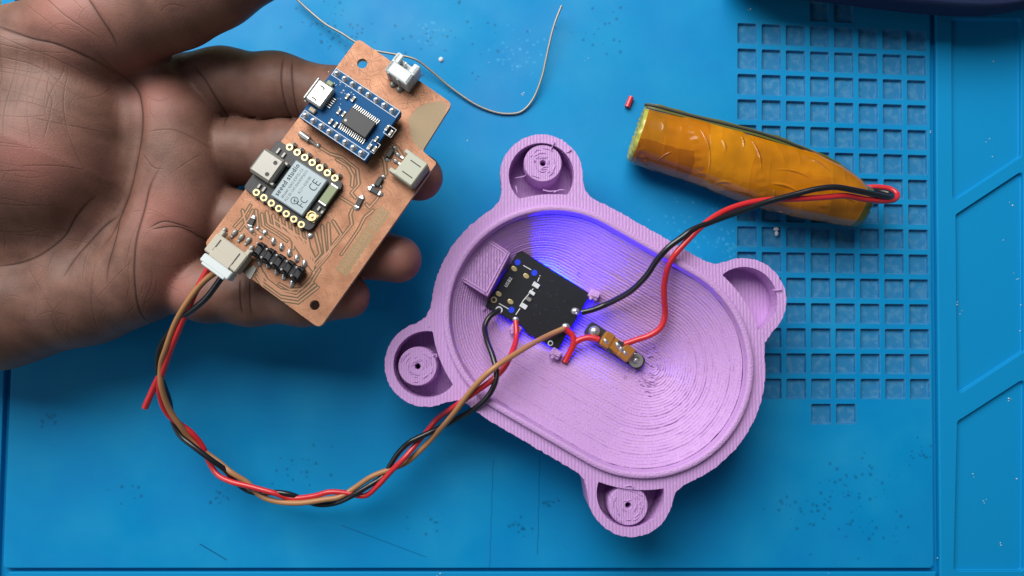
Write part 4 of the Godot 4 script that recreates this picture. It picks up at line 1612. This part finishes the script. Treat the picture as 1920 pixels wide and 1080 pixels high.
func radio_module(o: Node3D, f: Transform3D) -> void:
	var up := 1.5
	var g := frame_at(f * spot_on(f, 521, 262, up), f * spot_on(f, 646, 344, up), f * spot_on(f, 455, 352, up))
	var m := Node3D.new()
	m.name = "radio_module"
	var rel := f.affine_inverse() * g
	m.transform = Transform3D(rel.basis, rel.origin * 0.001)
	o.add_child(m, true)
	var at := func(x, y, h := 0.0): return spot_on(g, x, y, h)
	var b: Vector3 = at.call(646, 344)
	var d: Vector3 = at.call(455, 352)
	var s := Shape.new()
	slab(s, rounded([Vector2(0, 0), Vector2(b.x, 0), Vector2(b.x, d.z), Vector2(0, d.z)], [1.2, 1.8, 1.8, 1.2]), [], -1.2, 0.0, 0.1)
	part(m, "board", s, mats["black_resist"])
	var pad := Shape.new()
	pad.lathe(Vector3.ZERO, [Vector2(1.0, -0.1), Vector2(1.0, 0.08), Vector2(0.95, 0.1), Vector2(0.5, 0.1), Vector2(0.46, -0.1)], 20)
	var pad_mesh := pad.mesh()
	var hole := Shape.new()
	hole.lathe(Vector3.ZERO, [Vector2(0.5, 0.03), Vector2(0.0, 0.03)], 16)
	var hole_mesh := hole.mesh()
	for row in [[543, 276, 628, 334], [480.7, 361, 565, 421]]:
		for k in 7:
			var here: Vector3 = at.call(lerpf(row[0], row[2], k / 6.0), lerpf(row[1], row[3], k / 6.0))
			var ring := part(m, "gold_pad", pad_mesh, mats["gold_plate"], here)
			part(ring, "pad_hole", hole_mesh, mats["slot_dark"])
			s = Shape.new()
			var side := -1.0 if row[0] > 500 else 1.0
			var r := 0.85 if side < 0 else 0.5
			s.blob(Vector3(0.3, -1.3, side * (1.35 if side < 0 else 1.0)), Vector3(r, r * (1.9 if side < 0 else 2.4), r * 0.9))
			part(ring, "solder_joint", s, mats["solder"])
	s = Shape.new()   # metal can
	var q0: Vector3 = at.call(555, 299, 2.0)
	var q1: Vector3 = at.call(613, 340, 2.0)
	var q3: Vector3 = at.call(507, 366, 2.0)
	var wx := q1.x - q0.x
	var wz := q3.z - q0.z
	var c := Vector3(q0.x + wx / 2, 1.0, q0.z + wz / 2)
	s.box(c, Vector3(wx, 2.0, wz), 0.3)
	var can := part(m, "shield_can", s, mats["shield_metal"])
	var ink: StandardMaterial3D = mats["print_dark"]
	var n := Vector2(0, -1)
	var y := 2.01
	lettering(can, "seeed studio", c + Vector3(-wx * 0.37, y - 1.0, 0), n, wz * 0.86, ink, 0.03, true)
	lettering(can, "Model: XIAO-ESP32-C3", c + Vector3(-wx * 0.21, y - 1.0, 0), n, wz * 0.8, ink, 0.03)
	lettering(can, "FCC ID: Z4T-XIAOESP32C3", c + Vector3(-wx * 0.09, y - 1.0, 0), n, wz * 0.84, ink, 0.03)
	lettering(can, "R 211-220185", c + Vector3(wx * 0.08, y - 1.0, -wz * 0.12), n, wz * 0.46, ink, 0.03)
	lettering(can, "CE", c + Vector3(wx * 0.3, y - 1.0, -wz * 0.24), n, wz * 0.25, ink, 0.03)
	lettering(can, "FC", c + Vector3(wx * 0.3, y - 1.0, wz * 0.24), n, wz * 0.22, ink, 0.03)
	s = Shape.new()
	s.lathe(c + Vector3(wx * 0.1, 1.0, wz * 0.3), [Vector2(1.05, 0.0), Vector2(1.05, 0.03), Vector2(0.85, 0.03), Vector2(0.85, 0.0)], 24)
	s.box(c + Vector3(wx * 0.1, 1.015, wz * 0.3), Vector3(0.2, 0.03, 1.2), 0.005, Basis(Vector3.UP, 0.5))
	s.box(c + Vector3(wx * 0.1 + 0.2, 1.015, wz * 0.3), Vector3(0.9, 0.03, 0.2), 0.005, Basis(Vector3.UP, 0.3))
	part(can, "round_mark", s, ink)
	s = Shape.new()   # the USB-C socket that overhangs
	var u0: Vector3 = at.call(495, 275, 3.1)
	var u1: Vector3 = at.call(535, 303, 3.1)
	var u3: Vector3 = at.call(464.5, 318, 3.1)
	var uw := u1.x - u0.x
	var uz := u3.z - u0.z
	var uc := Vector3(u0.x + uw / 2, 1.55, u0.z + uz / 2)
	s.box(uc, Vector3(uw, 3.1, uz), 0.7)
	s.box(uc + Vector3(uw * 0.52, -0.4, -uz * 0.44), Vector3(1.2, 2.2, 0.9), 0.2)
	s.box(uc + Vector3(uw * 0.52, -0.4, uz * 0.44), Vector3(1.2, 2.2, 0.9), 0.2)
	var usb := part(m, "usb_socket", s, mats["dull_metal"])
	for k in [-0.24, 0.26]:
		s = Shape.new()
		s.lathe(uc + Vector3(uw * 0.22, 1.5, uz * k), [Vector2(0.6, 0.0), Vector2(0.6, 0.08), Vector2(0.42, 0.08), Vector2(0.3, 0.06), Vector2(0.0, 0.06)], 14)
		part(usb, "spot_weld", s, mats["slot_dark"])
	s = Shape.new()
	s.box(uc + Vector3(-uw * 0.5, 0, 0), Vector3(0.1, 2.0, uz * 0.8), 0.03)
	part(usb, "socket_mouth", s, mats["slot_dark"])
	s = Shape.new()   # crystal
	var k0: Vector3 = at.call(604, 365, 1.2)
	var k1: Vector3 = at.call(629, 350, 1.2)
	var kc: Vector3 = at.call(616, 365, 1.0)
	s.box(Vector3(kc.x, 0.6, kc.z), Vector3(2.6, 1.2, 5.4), 0.2)
	var cr := part(m, "antenna_chip", s, mats["crystal_green"])
	for k in [-1, 1]:
		s = Shape.new()
		s.box(Vector3(kc.x, 0.6, kc.z + k * 2.9), Vector3(2.65, 1.25, 0.8), 0.2)
		part(cr, "solder_end", s, mats["solder"])
	s = Shape.new()
	var fl: Vector3 = at.call(586, 407)
	s.box(fl + Vector3(0, 0.3, 0), Vector3(3.0, 0.6, 2.6), 0.15)
	s.lathe(fl, [Vector2(1.35, 0.6), Vector2(1.35, 1.2), Vector2(1.1, 1.2), Vector2(1.05, 0.65), Vector2(0.0, 0.65)], 20)
	var jack := part(m, "antenna_jack", s, mats["gold_plate"])
	s = Shape.new()
	s.lathe(fl, [Vector2(0.4, 0.6), Vector2(0.36, 1.15), Vector2(0.0, 1.2)], 12)
	part(jack, "centre_contact", s, mats["gold_plate"])
	for e in [[598, 391, 1.4], [522, 283, 1.8], [532, 291, 1.6], [495, 355, 1.6], [486, 349, 1.4], [516, 298, 1.0], [604, 398, 1.0]]:
		s = Shape.new()
		s.box(at.call(e[0], e[1], 0.3), Vector3(0.7, 0.6, e[2]), 0.1)
		part(m, "chip_part", s, mats["dull_metal"])


# ---------------------------------------------------------------- small things
func small_things() -> void:
	var s := Shape.new()
	s.tube(trail([[552, -6, 3], [575, 16, 2.5], [610, 45, 3], [640, 62, 4], [665, 78, 4], [700, 94, 4], [740, 102, 4], [775, 110, 4], [800, 126, 3], [840, 160, 1.5], [885, 192, 1], [920, 208, 0.7], [950, 213.5, 0.6], [978, 209, 0.6], [1000, 185, 1.2], [1016, 145, 2.2], [1024, 110, 3], [1034, 65, 4], [1043, 36, 4.6], [1053, 11, 5]]), 0.4, 12)
	tag(part(self, "solder_wire", s, mats["dull_metal"]), "thin bright strand of solder wire curving across the mat behind the board", "wire")
	s = Shape.new()
	var a := spot(1183.5, 182, 1.0)
	var b := spot(1176, 201, 1.0)
	s.tube(PackedVector3Array([a, a.lerp(b, 0.5), b]), 0.95, 12)
	tag(part(self, "insulation_scrap", s, mats["wire_red"]), "tiny cut piece of red wire insulation on the blue mat beside amber battery", "scrap")
	s = Shape.new()
	var c := spot(1455, 430, -0.6)
	s.blob(c, Vector3(1.0, 1.2, 0.8))
	s.blob(c + Vector3(0.1, 0, 1.5), Vector3(0.7, 1.0, 1.0))
	tag(part(self, "plastic_crumb", s, mats["crumb_white"]), "white crumb of plastic lying in a square pocket below the amber battery", "crumb")
	s = Shape.new()
	c = spot(827, 112, 0.0)
	s.blob(c, Vector3(0.9, 0.8, 1.0))
	tag(part(self, "solder_crumb", s, mats["crumb_white"]), "pale crumb on the blue mat right of the white socket", "crumb")
	# specks of dust
	s = Shape.new()
	var rng := RandomNumberGenerator.new()
	rng.seed = 9
	for e in [[1396, 60, -1.4], [1404, 20, 0], [1403, 150, -1.4], [1397, 168, -1.4], [1863, 112, -1.4], [1856, 259, -1.4], [1861, 287, -1.4], [1745, 245, 0], [1878, 448, -1.4], [1805, 587, -1.4], [1796, 566, -1.4], [1914, 567, -1.4], [1913, 617, -1.4], [1892, 751, -1.4], [1827, 892, -1.4], [1907, 901, -1.4], [1848, 940, -1.4], [1878, 1020, -1.4], [1752, 1048, -1], [1556, 1072, -0.3],
			[1640, 542, -1.4], [1589, 597, -1.4], [1636, 640, -1.4], [1587, 691, -1.4], [1442, 712, -1.4], [1595, 715, -1.4], [1730, 583, -1.4], [1645, 739, -1.4], [1540, 788, -1.4], [875, 260, 0], [1455, 250, -1.4], [1635, 119, -1.4], [1600, 264, -1.4], [823, 1075, -0.3], [1100, 108, 0], [918, 116, 0], [980, 173, 0], [1171, 261, 0], [1908, 520, -1.4], [1731, 728, -1.4], [1500, 428, -1.4], [1898, 380, -1.4]]:
		for k in rng.randi_range(1, 3):
			var p := spot(e[0] + rng.randfn() * 3.0, e[1] + rng.randfn() * 3.0, e[2])
			var r := rng.randf_range(0.1, 0.26)
			s.blob(p, Vector3(r, r, r * rng.randf_range(0.5, 1.6)), rng.randf() * 3.0, 2, 5)
	for k in 70:
		var p := spot(rng.randf_range(1390, 1735), rng.randf_range(60, 740), -1.5)
		var r := rng.randf_range(0.06, 0.16)
		s.blob(p, Vector3(r, r, r), 0.0, 2, 5)
	var dust := part(self, "dust", s, mats["crumb_white"])
	tag(dust, "scattered pale specks of dust on the blue mat and in its pockets", "dust")
	dust.set_meta("kind", "stuff")
	# the soft navy case that reaches in at the top right
	s = Shape.new()
	var edge := [[1365, -35], [1410, -8], [1470, 3], [1540, 11], [1620, 21], [1700, 31], [1780, 38], [1840, 38], [1885, 31], [1930, 22], [2010, 11]]
	var rows := []
	for k in 9:
		var t := PI * (0.02 + 0.6 * k / 8.0)
		var row := PackedVector3Array()
		for e in edge:
			var p := spot(e[0], e[1], 9.0)
			row.append(Vector3(p.x, maxf(0.3, 15.0 - 14.5 * cos(t)), p.z - 14.0 + 14.0 * sin(t)))
		rows.append(row)
	for k in 4:
		var row := PackedVector3Array()
		for p in rows[8]:
			row.append(p + Vector3(0, 1.2 * (k + 1) - 0.3 * k * k, -16.0 * (k + 1)))
		rows.append(row)
	s.grid(rows, false, Vector3.UP)
	tag(part(self, "cloth_case", s, mats["navy_cloth"]), "dark navy cloth case reaching in over the top right of the mat", "case")


# ---------------------------------------------------------------- the hand
# bones: x, y of the photograph, height, radius, twice; the last number is the limb they belong to (0 palm, 1-4 fingers, 5 thumb)
const BONES := [
	[-190, 330, 34, 24, -40, 360, 33, 23, 0], [-40, 330, 34, 23, 106, 285, 35, 24.5, 0], [106, 285, 35, 24.5, 133, 230, 35.5, 20.5, 0],
	[-190, 520, 32, 22, 0, 560, 28, 17, 0], [0, 590, 26, 16.5, 170, 545, 27, 14.5, 0], [170, 545, 28, 14.5, 255, 525, 30, 12.2, 0],
	[-60, 450, 28, 18, 230, 430, 26, 14, 0], [150, 400, 25, 16, 290, 330, 28, 13.5, 0], [200, 250, 26, 14, 300, 240, 28, 13, 0],
	[306, 184, 31, 11.6, 328, 240, 31.5, 11.8, 0], [328, 240, 31.5, 11.8, 338, 320, 31, 12, 0], [338, 320, 31, 12, 333, 392, 31, 12, 0], [333, 392, 31, 12, 298, 462, 31, 12, 0], [298, 462, 31, 12, 258, 522, 31, 12, 0],
	[330, 168, 26.5, 10.6, 420, 157, 28.5, 10.2, 1], [420, 157, 28.5, 10.2, 520, 162, 31, 9.4, 1], [520, 162, 31, 9.4, 640, 186, 32.5, 8.6, 1], [640, 186, 32.5, 8.6, 705, 215, 32.5, 7.4, 1],
	[340, 292, 24, 10, 440, 284, 27, 9.5, 2], [440, 284, 27, 9.5, 540, 285, 30, 9.0, 2], [540, 285, 30, 9.0, 690, 312, 33, 8.0, 2], [690, 312, 33, 8.0, 786, 332, 33.5, 7.0, 2],
	[335, 402, 23.5, 9.6, 430, 414, 26, 9.1, 3], [430, 414, 26, 9.1, 530, 432, 29.5, 8.8, 3], [530, 432, 29.5, 8.8, 655, 468, 33, 8.0, 3], [655, 468, 33, 8.0, 746, 486, 34.5, 6.9, 3],
	[280, 520, 26, 9.3, 390, 546, 29.5, 8.6, 4], [390, 546, 29.5, 8.6, 470, 555, 32, 8.2, 4], [470, 555, 32, 8.2, 570, 560, 36, 7.3, 4], [570, 560, 36, 7.3, 652, 556, 37, 6.3, 4],
	[-90, 210, 36, 19, 60, 120, 41, 15.5, 5], [60, 120, 41, 15.5, 175, 62, 46, 14, 5], [175, 62, 46, 14, 330, 5, 50, 11.6, 5], [330, 5, 50, 11.6, 400, -25, 52, 10.6, 5], [400, -25, 52, 10.6, 500, -70, 54, 9, 5]]
# the deep folds: [width, depth, points]
const FOLDS := [
	[1.5, 3.2, [[222, 128], [237, 148], [259, 174], [269, 215], [266, 259], [256, 304], [245, 344], [226, 393], [204, 440], [178, 470]]],
	[1.4, 2.2, [[40, 80], [111, 107], [156, 118], [200, 133], [237, 148]]],
	[1.1, 1.5, [[307, 311], [285, 348], [272, 396], [259, 446], [252, 498], [248, 550], [240, 605], [231, 640]]],
	[1.0, 0.9, [[245, 344], [222, 398], [218, 442], [204, 498], [200, 535]]],
	[1.0, 0.9, [[218, 398], [178, 431], [137, 476], [115, 520]]],
	[1.1, 1.0, [[189, 368], [148, 406], [111, 446], [67, 476], [22, 493], [-20, 500]]],
	[1.0, 1.1, [[348, 107], [374, 144], [393, 185], [400, 222]]],
	[0.9, 0.8, [[385, -5], [390, 22], [383, 48]]],
	[0.9, 0.8, [[222, 41], [240, 70], [256, 100], [259, 118]]],
	[0.9, 0.8, [[522, 95], [521, 140], [523, 175], [528, 215]]], [0.8, 0.6, [[538, 100], [541, 140], [545, 210]]],
	[0.9, 0.8, [[441, 520], [443, 555], [443, 590]]], [0.8, 0.6, [[461, 522], [462, 555], [461, 590]]],
	[0.8, 0.5, [[285, 431], [333, 424], [370, 450]]], [0.8, 0.5, [[283, 428], [310, 415], [350, 425]]]]
const CELL := 0.9

var bone_a: Array[Vector3] = []
var bone_d: Array[Vector3] = []
var bone_l: PackedFloat32Array = []
var bone_r: PackedFloat32Array = []
var bone_s: PackedFloat32Array = []
var bone_g: PackedInt32Array = []
var fold_p: PackedVector2Array = []
var fold_w: PackedVector2Array = []


func smin(a: float, b: float, k: float) -> float:
	var h := maxf(k - absf(a - b), 0.0) / k
	return minf(a, b) - h * h * k * 0.25


func flesh(p: Vector3, near: PackedInt32Array) -> float:
	var palm := 1e3
	var limb := [1e3, 1e3, 1e3, 1e3, 1e3, 1e3]
	for i in near:
		var q := p - bone_a[i]
		var t := clampf(q.dot(bone_d[i]) * bone_l[i], 0.0, 1.0)
		var d := (q - bone_d[i] * t).length() - bone_r[i] - bone_s[i] * t
		var g := bone_g[i]
		if g == 0:
			palm = smin(palm, d, 7.0)
		else:
			limb[g] = smin(limb[g], d, 4.0)
	var fingers := minf(minf(limb[1], limb[2]), minf(limb[3], limb[4]))
	var all := smin(palm, fingers, 1.6)
	return smin(all, limb[5], 4.5)


func hand() -> void:
	for b in BONES:
		var a := spot(b[0], b[1], b[2])
		var c := spot(b[4], b[5], b[6])
		bone_a.append(a)
		bone_d.append(c - a)
		bone_l.append(1.0 / maxf(1e-4, (c - a).length_squared()))
		bone_r.append(b[3])
		bone_s.append(b[7] - b[3])
		bone_g.append(b[8])
	for f in FOLDS:
		var raw := []
		for e in f[2]:
			raw.append(spot(e[0], e[1], 42))
		var path := smooth(raw, 0.6)
		for i in path.size():
			var t := i / float(path.size() - 1)
			fold_p.append(flat(path[i]))
			fold_w.append(Vector2(f[0] * 2.0, f[1] * 0.3 * minf(1.0, minf(t, 1.0 - t) * 6.0 + 0.15)))
	var lo := Vector3(-215, 5, -112)
	var n := Vector3i(int(200 / CELL), int(66 / CELL), int(150 / CELL))
	n = Vector3i((n.x / 8 + 1) * 8, (n.y / 8 + 1) * 8, (n.z / 8 + 1) * 8)
	var field := PackedFloat32Array()
	field.resize((n.x + 1) * (n.y + 1) * (n.z + 1))
	field.fill(100.0)
	var sx := 1
	var sy := n.x + 1
	var sz := (n.x + 1) * (n.y + 1)
	var all := PackedInt32Array(range(bone_a.size()))
	var half := CELL * 4.0 * 1.75
	var blocks: Array[Vector3i] = []
	for bz in n.z / 8:
		for bx in n.x / 8:
			var folds := PackedInt32Array()
			var mid2 := Vector2(lo.x + (bx * 8 + 4) * CELL, lo.z + (bz * 8 + 4) * CELL)
			for i in fold_p.size():
				if fold_p[i].distance_to(mid2) < CELL * 6 + 7.5:
					folds.append(i)
			for by in n.y / 8:
				var mid := lo + Vector3(bx * 8 + 4, by * 8 + 4, bz * 8 + 4) * CELL
				var dm := flesh(mid, all)
				if dm > half + 1.0 or dm < -half - 5.0:
					if dm < 0.0:
						for k in 9:
							for j in 9:
								for i in 9:
									var at := (bx * 8 + i) * sx + (by * 8 + j) * sy + (bz * 8 + k) * sz
									if field[at] > 99.0:
										field[at] = -100.0
					continue
				blocks.append(Vector3i(bx, by, bz))
				var near := PackedInt32Array()
				for i in all:
					var q := mid - bone_a[i]
					var t := clampf(q.dot(bone_d[i]) * bone_l[i], 0.0, 1.0)
					if (q - bone_d[i] * t).length() - bone_r[i] - bone_s[i] * t < absf(dm) * 0.0 + dm + half * 2.0 + 8.0:
						near.append(i)
				for k in 9:
					for i in 9:
						var cut := Vector2.ZERO
						var p2 := Vector2(lo.x + (bx * 8 + i) * CELL, lo.z + (bz * 8 + k) * CELL)
						for e in folds:
							var w := fold_w[e]
							var d := p2.distance_to(fold_p[e]) / w.x
							if d < 2.2:
								var c := w.y * exp(-d * d * 1.6)
								if c > cut.x:
									cut.x = c
						for j in 9:
							var at := (bx * 8 + i) * sx + (by * 8 + j) * sy + (bz * 8 + k) * sz
							if absf(field[at]) < 99.0:
								continue
							var y := lo.y + (by * 8 + j) * CELL
							var v := flesh(Vector3(p2.x, y, p2.y), near)
							field[at] = v + cut.x * smoothstep(22.0, 30.0, y)
	# surface nets
	var s := Shape.new()
	s.plan = HAND_PLAN
	var ids := {}
	for b in blocks:
		for k in 8:
			for j in 8:
				for i in 8:
					var x := b.x * 8 + i
					var y := b.y * 8 + j
					var z := b.z * 8 + k
					var at := x + y * sy + z * sz
					var f0 := field[at]
					var f1 := field[at + 1]
					var f2 := field[at + sy]
					var f3 := field[at + sy + 1]
					var f4 := field[at + sz]
					var f5 := field[at + sz + 1]
					var f6 := field[at + sy + sz]
					var f7 := field[at + sy + sz + 1]
					var neg := int(f0 < 0) + int(f1 < 0) + int(f2 < 0) + int(f3 < 0) + int(f4 < 0) + int(f5 < 0) + int(f6 < 0) + int(f7 < 0)
					if neg == 0 or neg == 8:
						continue
					var sum := Vector3.ZERO
					var cnt := 0
					var fv := [f0, f1, f2, f3, f4, f5, f6, f7]
					for e in EDGES:
						var u: float = fv[e[0]]
						var w: float = fv[e[1]]
						if (u < 0.0) != (w < 0.0):
							var t := u / (u - w)
							sum += CORNER[e[0]].lerp(CORNER[e[1]], t)
							cnt += 1
					var g := Vector3(f1 + f3 + f5 + f7 - f0 - f2 - f4 - f6, f2 + f3 + f6 + f7 - f0 - f1 - f4 - f5, f4 + f5 + f6 + f7 - f0 - f1 - f2 - f3).normalized()
					ids[at] = s.vert(lo + (Vector3(x, y, z) + sum / cnt) * CELL, g)
	for b in blocks:
		for k in 8:
			for j in 8:
				for i in 8:
					var at := (b.x * 8 + i) + (b.y * 8 + j) * sy + (b.z * 8 + k) * sz
					if not ids.has(at):
						continue
					for e in [[1, sy, sz], [sy, sz, 1], [sz, 1, sy]]:
						if (field[at] < 0.0) == (field[at + e[0]] < 0.0):
							continue
						var p: int = at - e[1]
						var q: int = at - e[2]
						var r: int = at - e[1] - e[2]
						if ids.has(p) and ids.has(q) and ids.has(r):
							s.face(ids[at], ids[p], ids[r])
							s.face(ids[at], ids[r], ids[q])
	var o := part(self, "hand", s, skin())
	tag(o, "open left palm with spread thumb, fingers lying under the copper circuit board", "hand")


const HAND_PLAN := Rect2(-218, -114, 206, 154)
const CORNER := [Vector3(0, 0, 0), Vector3(1, 0, 0), Vector3(0, 1, 0), Vector3(1, 1, 0), Vector3(0, 0, 1), Vector3(1, 0, 1), Vector3(0, 1, 1), Vector3(1, 1, 1)]
const EDGES := [[0, 1], [2, 3], [4, 5], [6, 7], [0, 2], [1, 3], [4, 6], [5, 7], [0, 4], [1, 5], [2, 6], [3, 7]]


func skin() -> StandardMaterial3D:
	var scale := 8.0
	var w := int(HAND_PLAN.size.x * scale)
	var h := int(HAND_PLAN.size.y * scale)
	var tone := noise(0.012, 4, FastNoiseLite.TYPE_SIMPLEX_SMOOTH, 50).get_image(w, h)
	var pore := noise(0.3, 2, FastNoiseLite.TYPE_CELLULAR, 51).get_image(w, h)
	var line := PackedFloat32Array()   # how deep the fine lines cut
	line.resize(w * h)
	var rng := RandomNumberGenerator.new()
	rng.seed = 66
	var strokes := []   # [width mm, strength, points in the photograph]
	for f in FOLDS:
		strokes.append([0.24 + minf(f[1], 1.5) * 0.16, 1.0, f[2]])
		strokes.append([0.9, 0.34, f[2]])
	for e in [[0.2, 0.38, [[30, 90], [90, 118], [150, 140], [205, 165]]], [0.2, 0.38, [[0, 128], [60, 140], [120, 155], [178, 195]]], [0.2, 0.30, [[0, 160], [80, 168], [150, 185], [215, 215]]], [0.2, 0.30, [[0, 190], [70, 200], [140, 220]]], [0.2, 0.38, [[120, 250], [160, 256], [215, 258]]],
			[0.2, 0.30, [[0, 268], [40, 272], [80, 280]]], [0.2, 0.30, [[0, 290], [60, 296], [120, 302]]], [0.2, 0.38, [[0, 335], [60, 343], [115, 342]]], [0.2, 0.38, [[100, 335], [150, 330], [185, 330]]], [0.2, 0.30, [[0, 390], [70, 396], [120, 394]]], [0.2, 0.30, [[0, 436], [50, 437], [85, 430]]],
			[0.2, 0.38, [[90, 120], [80, 180], [78, 240], [82, 300]]], [0.2, 0.38, [[60, 110], [58, 170], [60, 230]]], [0.2, 0.30, [[135, 130], [125, 180], [120, 235]]], [0.2, 0.30, [[165, 145], [148, 190], [140, 240]]], [0.2, 0.30, [[35, 120], [34, 200], [38, 270]]], [0.2, 0.30, [[110, 125], [100, 190], [95, 250]]],
			[0.2, 0.38, [[175, 480], [172, 520], [165, 570], [155, 620]]], [0.2, 0.30, [[178, 500], [170, 540], [190, 580]]], [0.2, 0.30, [[40, 500], [75, 545], [95, 590]]], [0.2, 0.30, [[90, 570], [98, 620], [90, 650]]], [0.2, 0.30, [[60, 520], [80, 500], [95, 470]]], [0.2, 0.30, [[300, 535], [320, 542]]],
			[0.28, 0.45, [[110, 20], [150, 45], [190, 80], [240, 110]]], [0.2, 0.30, [[150, 10], [190, 40], [225, 75]]], [0.2, 0.30, [[95, 40], [140, 75], [185, 110]]], [0.2, 0.30, [[275, 180], [300, 190], [320, 180]]], [0.3, 0.4, [[280, 250], [330, 245], [385, 270]]], [0.28, 0.45, [[270, 290], [290, 315], [310, 318]]], [0.2, 0.30, [[330, 320], [350, 300], [368, 283]]]]:
		strokes.append(e)
	for k in 15:   # the crossed wrinkles on the ball of the thumb
		var x := -30.0 + k * 15.0 + rng.randfn() * 4.0
		strokes.append([0.15, rng.randf_range(0.15, 0.4), [[x, 105 + k * 3 + rng.randfn() * 12], [x - 6 + rng.randfn() * 6, 180 + rng.randfn() * 10], [x - 2 + rng.randfn() * 8, 250 + rng.randfn() * 25], [x + 4 + rng.randfn() * 8, 330 + rng.randfn() * 40]]])
		var y := 95.0 + k * 24.0 + rng.randfn() * 5.0
		strokes.append([0.15, rng.randf_range(0.15, 0.4), [[-30, y], [40, y + 8 + rng.randfn() * 5], [110, y + 16 + rng.randfn() * 6], [170 + rng.randfn() * 20, y + 22 + rng.randfn() * 8]]])
	for k in 26:   # fine lines that fan out over the heel and the middle of the palm
		var x := rng.randf_range(20, 300)
		var y := rng.randf_range(400, 600)
		strokes.append([0.16, rng.randf_range(0.15, 0.4), [[x, y], [x - 20 + rng.randfn() * 8, y + 35], [x - 30 + rng.randfn() * 14, y + 75 + rng.randfn() * 15]]])
	for k in 70:   # short lines everywhere
		var x := rng.randf_range(-20, 400)
		var y := rng.randf_range(40, 640)
		var t := rng.randf() * TAU
		var l := rng.randf_range(12, 40)
		strokes.append([0.22, rng.randf_range(0.08, 0.25), [[x, y], [x + cos(t) * l + rng.randfn() * 3, y + sin(t) * l], [x + cos(t + 0.3) * l * 2, y + sin(t + 0.3) * l * 2]]])
	for e in strokes:
		var raw := []
		for p in e[2]:
			raw.append(spot(p[0], p[1], 44))
		var path := smooth(raw, 0.16)
		var r: int = int(e[0] * scale * 1.5) + 2
		for i in path.size():
			var c := (flat(path[i]) - HAND_PLAN.position) * scale
			var t := i / float(path.size() - 1)
			var strong: float = e[1] * minf(1.0, minf(t, 1.0 - t) * 5.0 + 0.1)
			for dy in range(-r, r + 1):
				for dx in range(-r, r + 1):
					var x := int(c.x) + dx
					var y := int(c.y) + dy
					if x < 0 or y < 0 or x >= w or y >= h:
						continue
					var d: float = (Vector2(x, y) - c).length() / (e[0] * scale)
					var v: float = strong * exp(-d * d * 2.0)
					if v > line[y * w + x]:
						line[y * w + x] = v
	# fingertips are redder, the folds browner
	var tips := []
	for e in [[775, 330, 46], [735, 486, 55], [650, 556, 45], [300, 190, 60], [320, 410, 70], [330, 540, 50], [200, 60, 90], [130, 330, 70]]:
		tips.append([flat(spot(e[0], e[1], 40)), e[2] / 6.6])
	var color := PackedByteArray()
	color.resize(w * h * 3)
	var height := PackedFloat32Array()
	height.resize(w * h)
	var tone_b := tone.get_data()
	var pore_b := pore.get_data()
	var ts := tone_b.size() / (w * h)
	var ps := pore_b.size() / (w * h)
	for y in h:
		for x in w:
			var at := y * w + x
			var nz := tone_b[at * ts] / 255.0 - 0.5
			var po := pore_b[at * ps] / 255.0
			var red := 0.0
			var p := HAND_PLAN.position + Vector2(x, y) / scale
			for e in tips:
				var dd: float = p.distance_squared_to(e[0]) / (e[1] * e[1])
				if dd < 2.5:
					red += exp(-dd * 1.5)
			var l := line[at]
			var c := Color(0.185, 0.092, 0.068) * (1.0 + nz * 0.6 + (po - 0.5) * 0.12)
			c = c.lerp(Color(0.4, 0.165, 0.135), minf(1.0, red) * 0.75)
			c = c.lerp(Color(0.05, 0.02, 0.015), l * 0.88)
			c = c.linear_to_srgb()
			color[at * 3] = int(clampf(c.r, 0, 1) * 255)
			color[at * 3 + 1] = int(clampf(c.g, 0, 1) * 255)
			color[at * 3 + 2] = int(clampf(c.b, 0, 1) * 255)
			height[at] = 0.8 + nz * 0.15 + po * 0.1 - l * 0.4
	var m := StandardMaterial3D.new()
	m.resource_name = "skin"
	m.albedo_texture = ImageTexture.create_from_image(Image.create_from_data(w, h, false, Image.FORMAT_RGB8, color))
	m.roughness = 0.52
	m.metallic_specular = 0.42
	m.subsurf_scatter_enabled = true
	m.subsurf_scatter_strength = 0.1
	m.heightmap_enabled = true
	m.heightmap_texture = ImageTexture.create_from_image(Image.create_from_data(w, h, false, Image.FORMAT_RF, height.to_byte_array()))
	m.heightmap_scale = 0.05
	return m
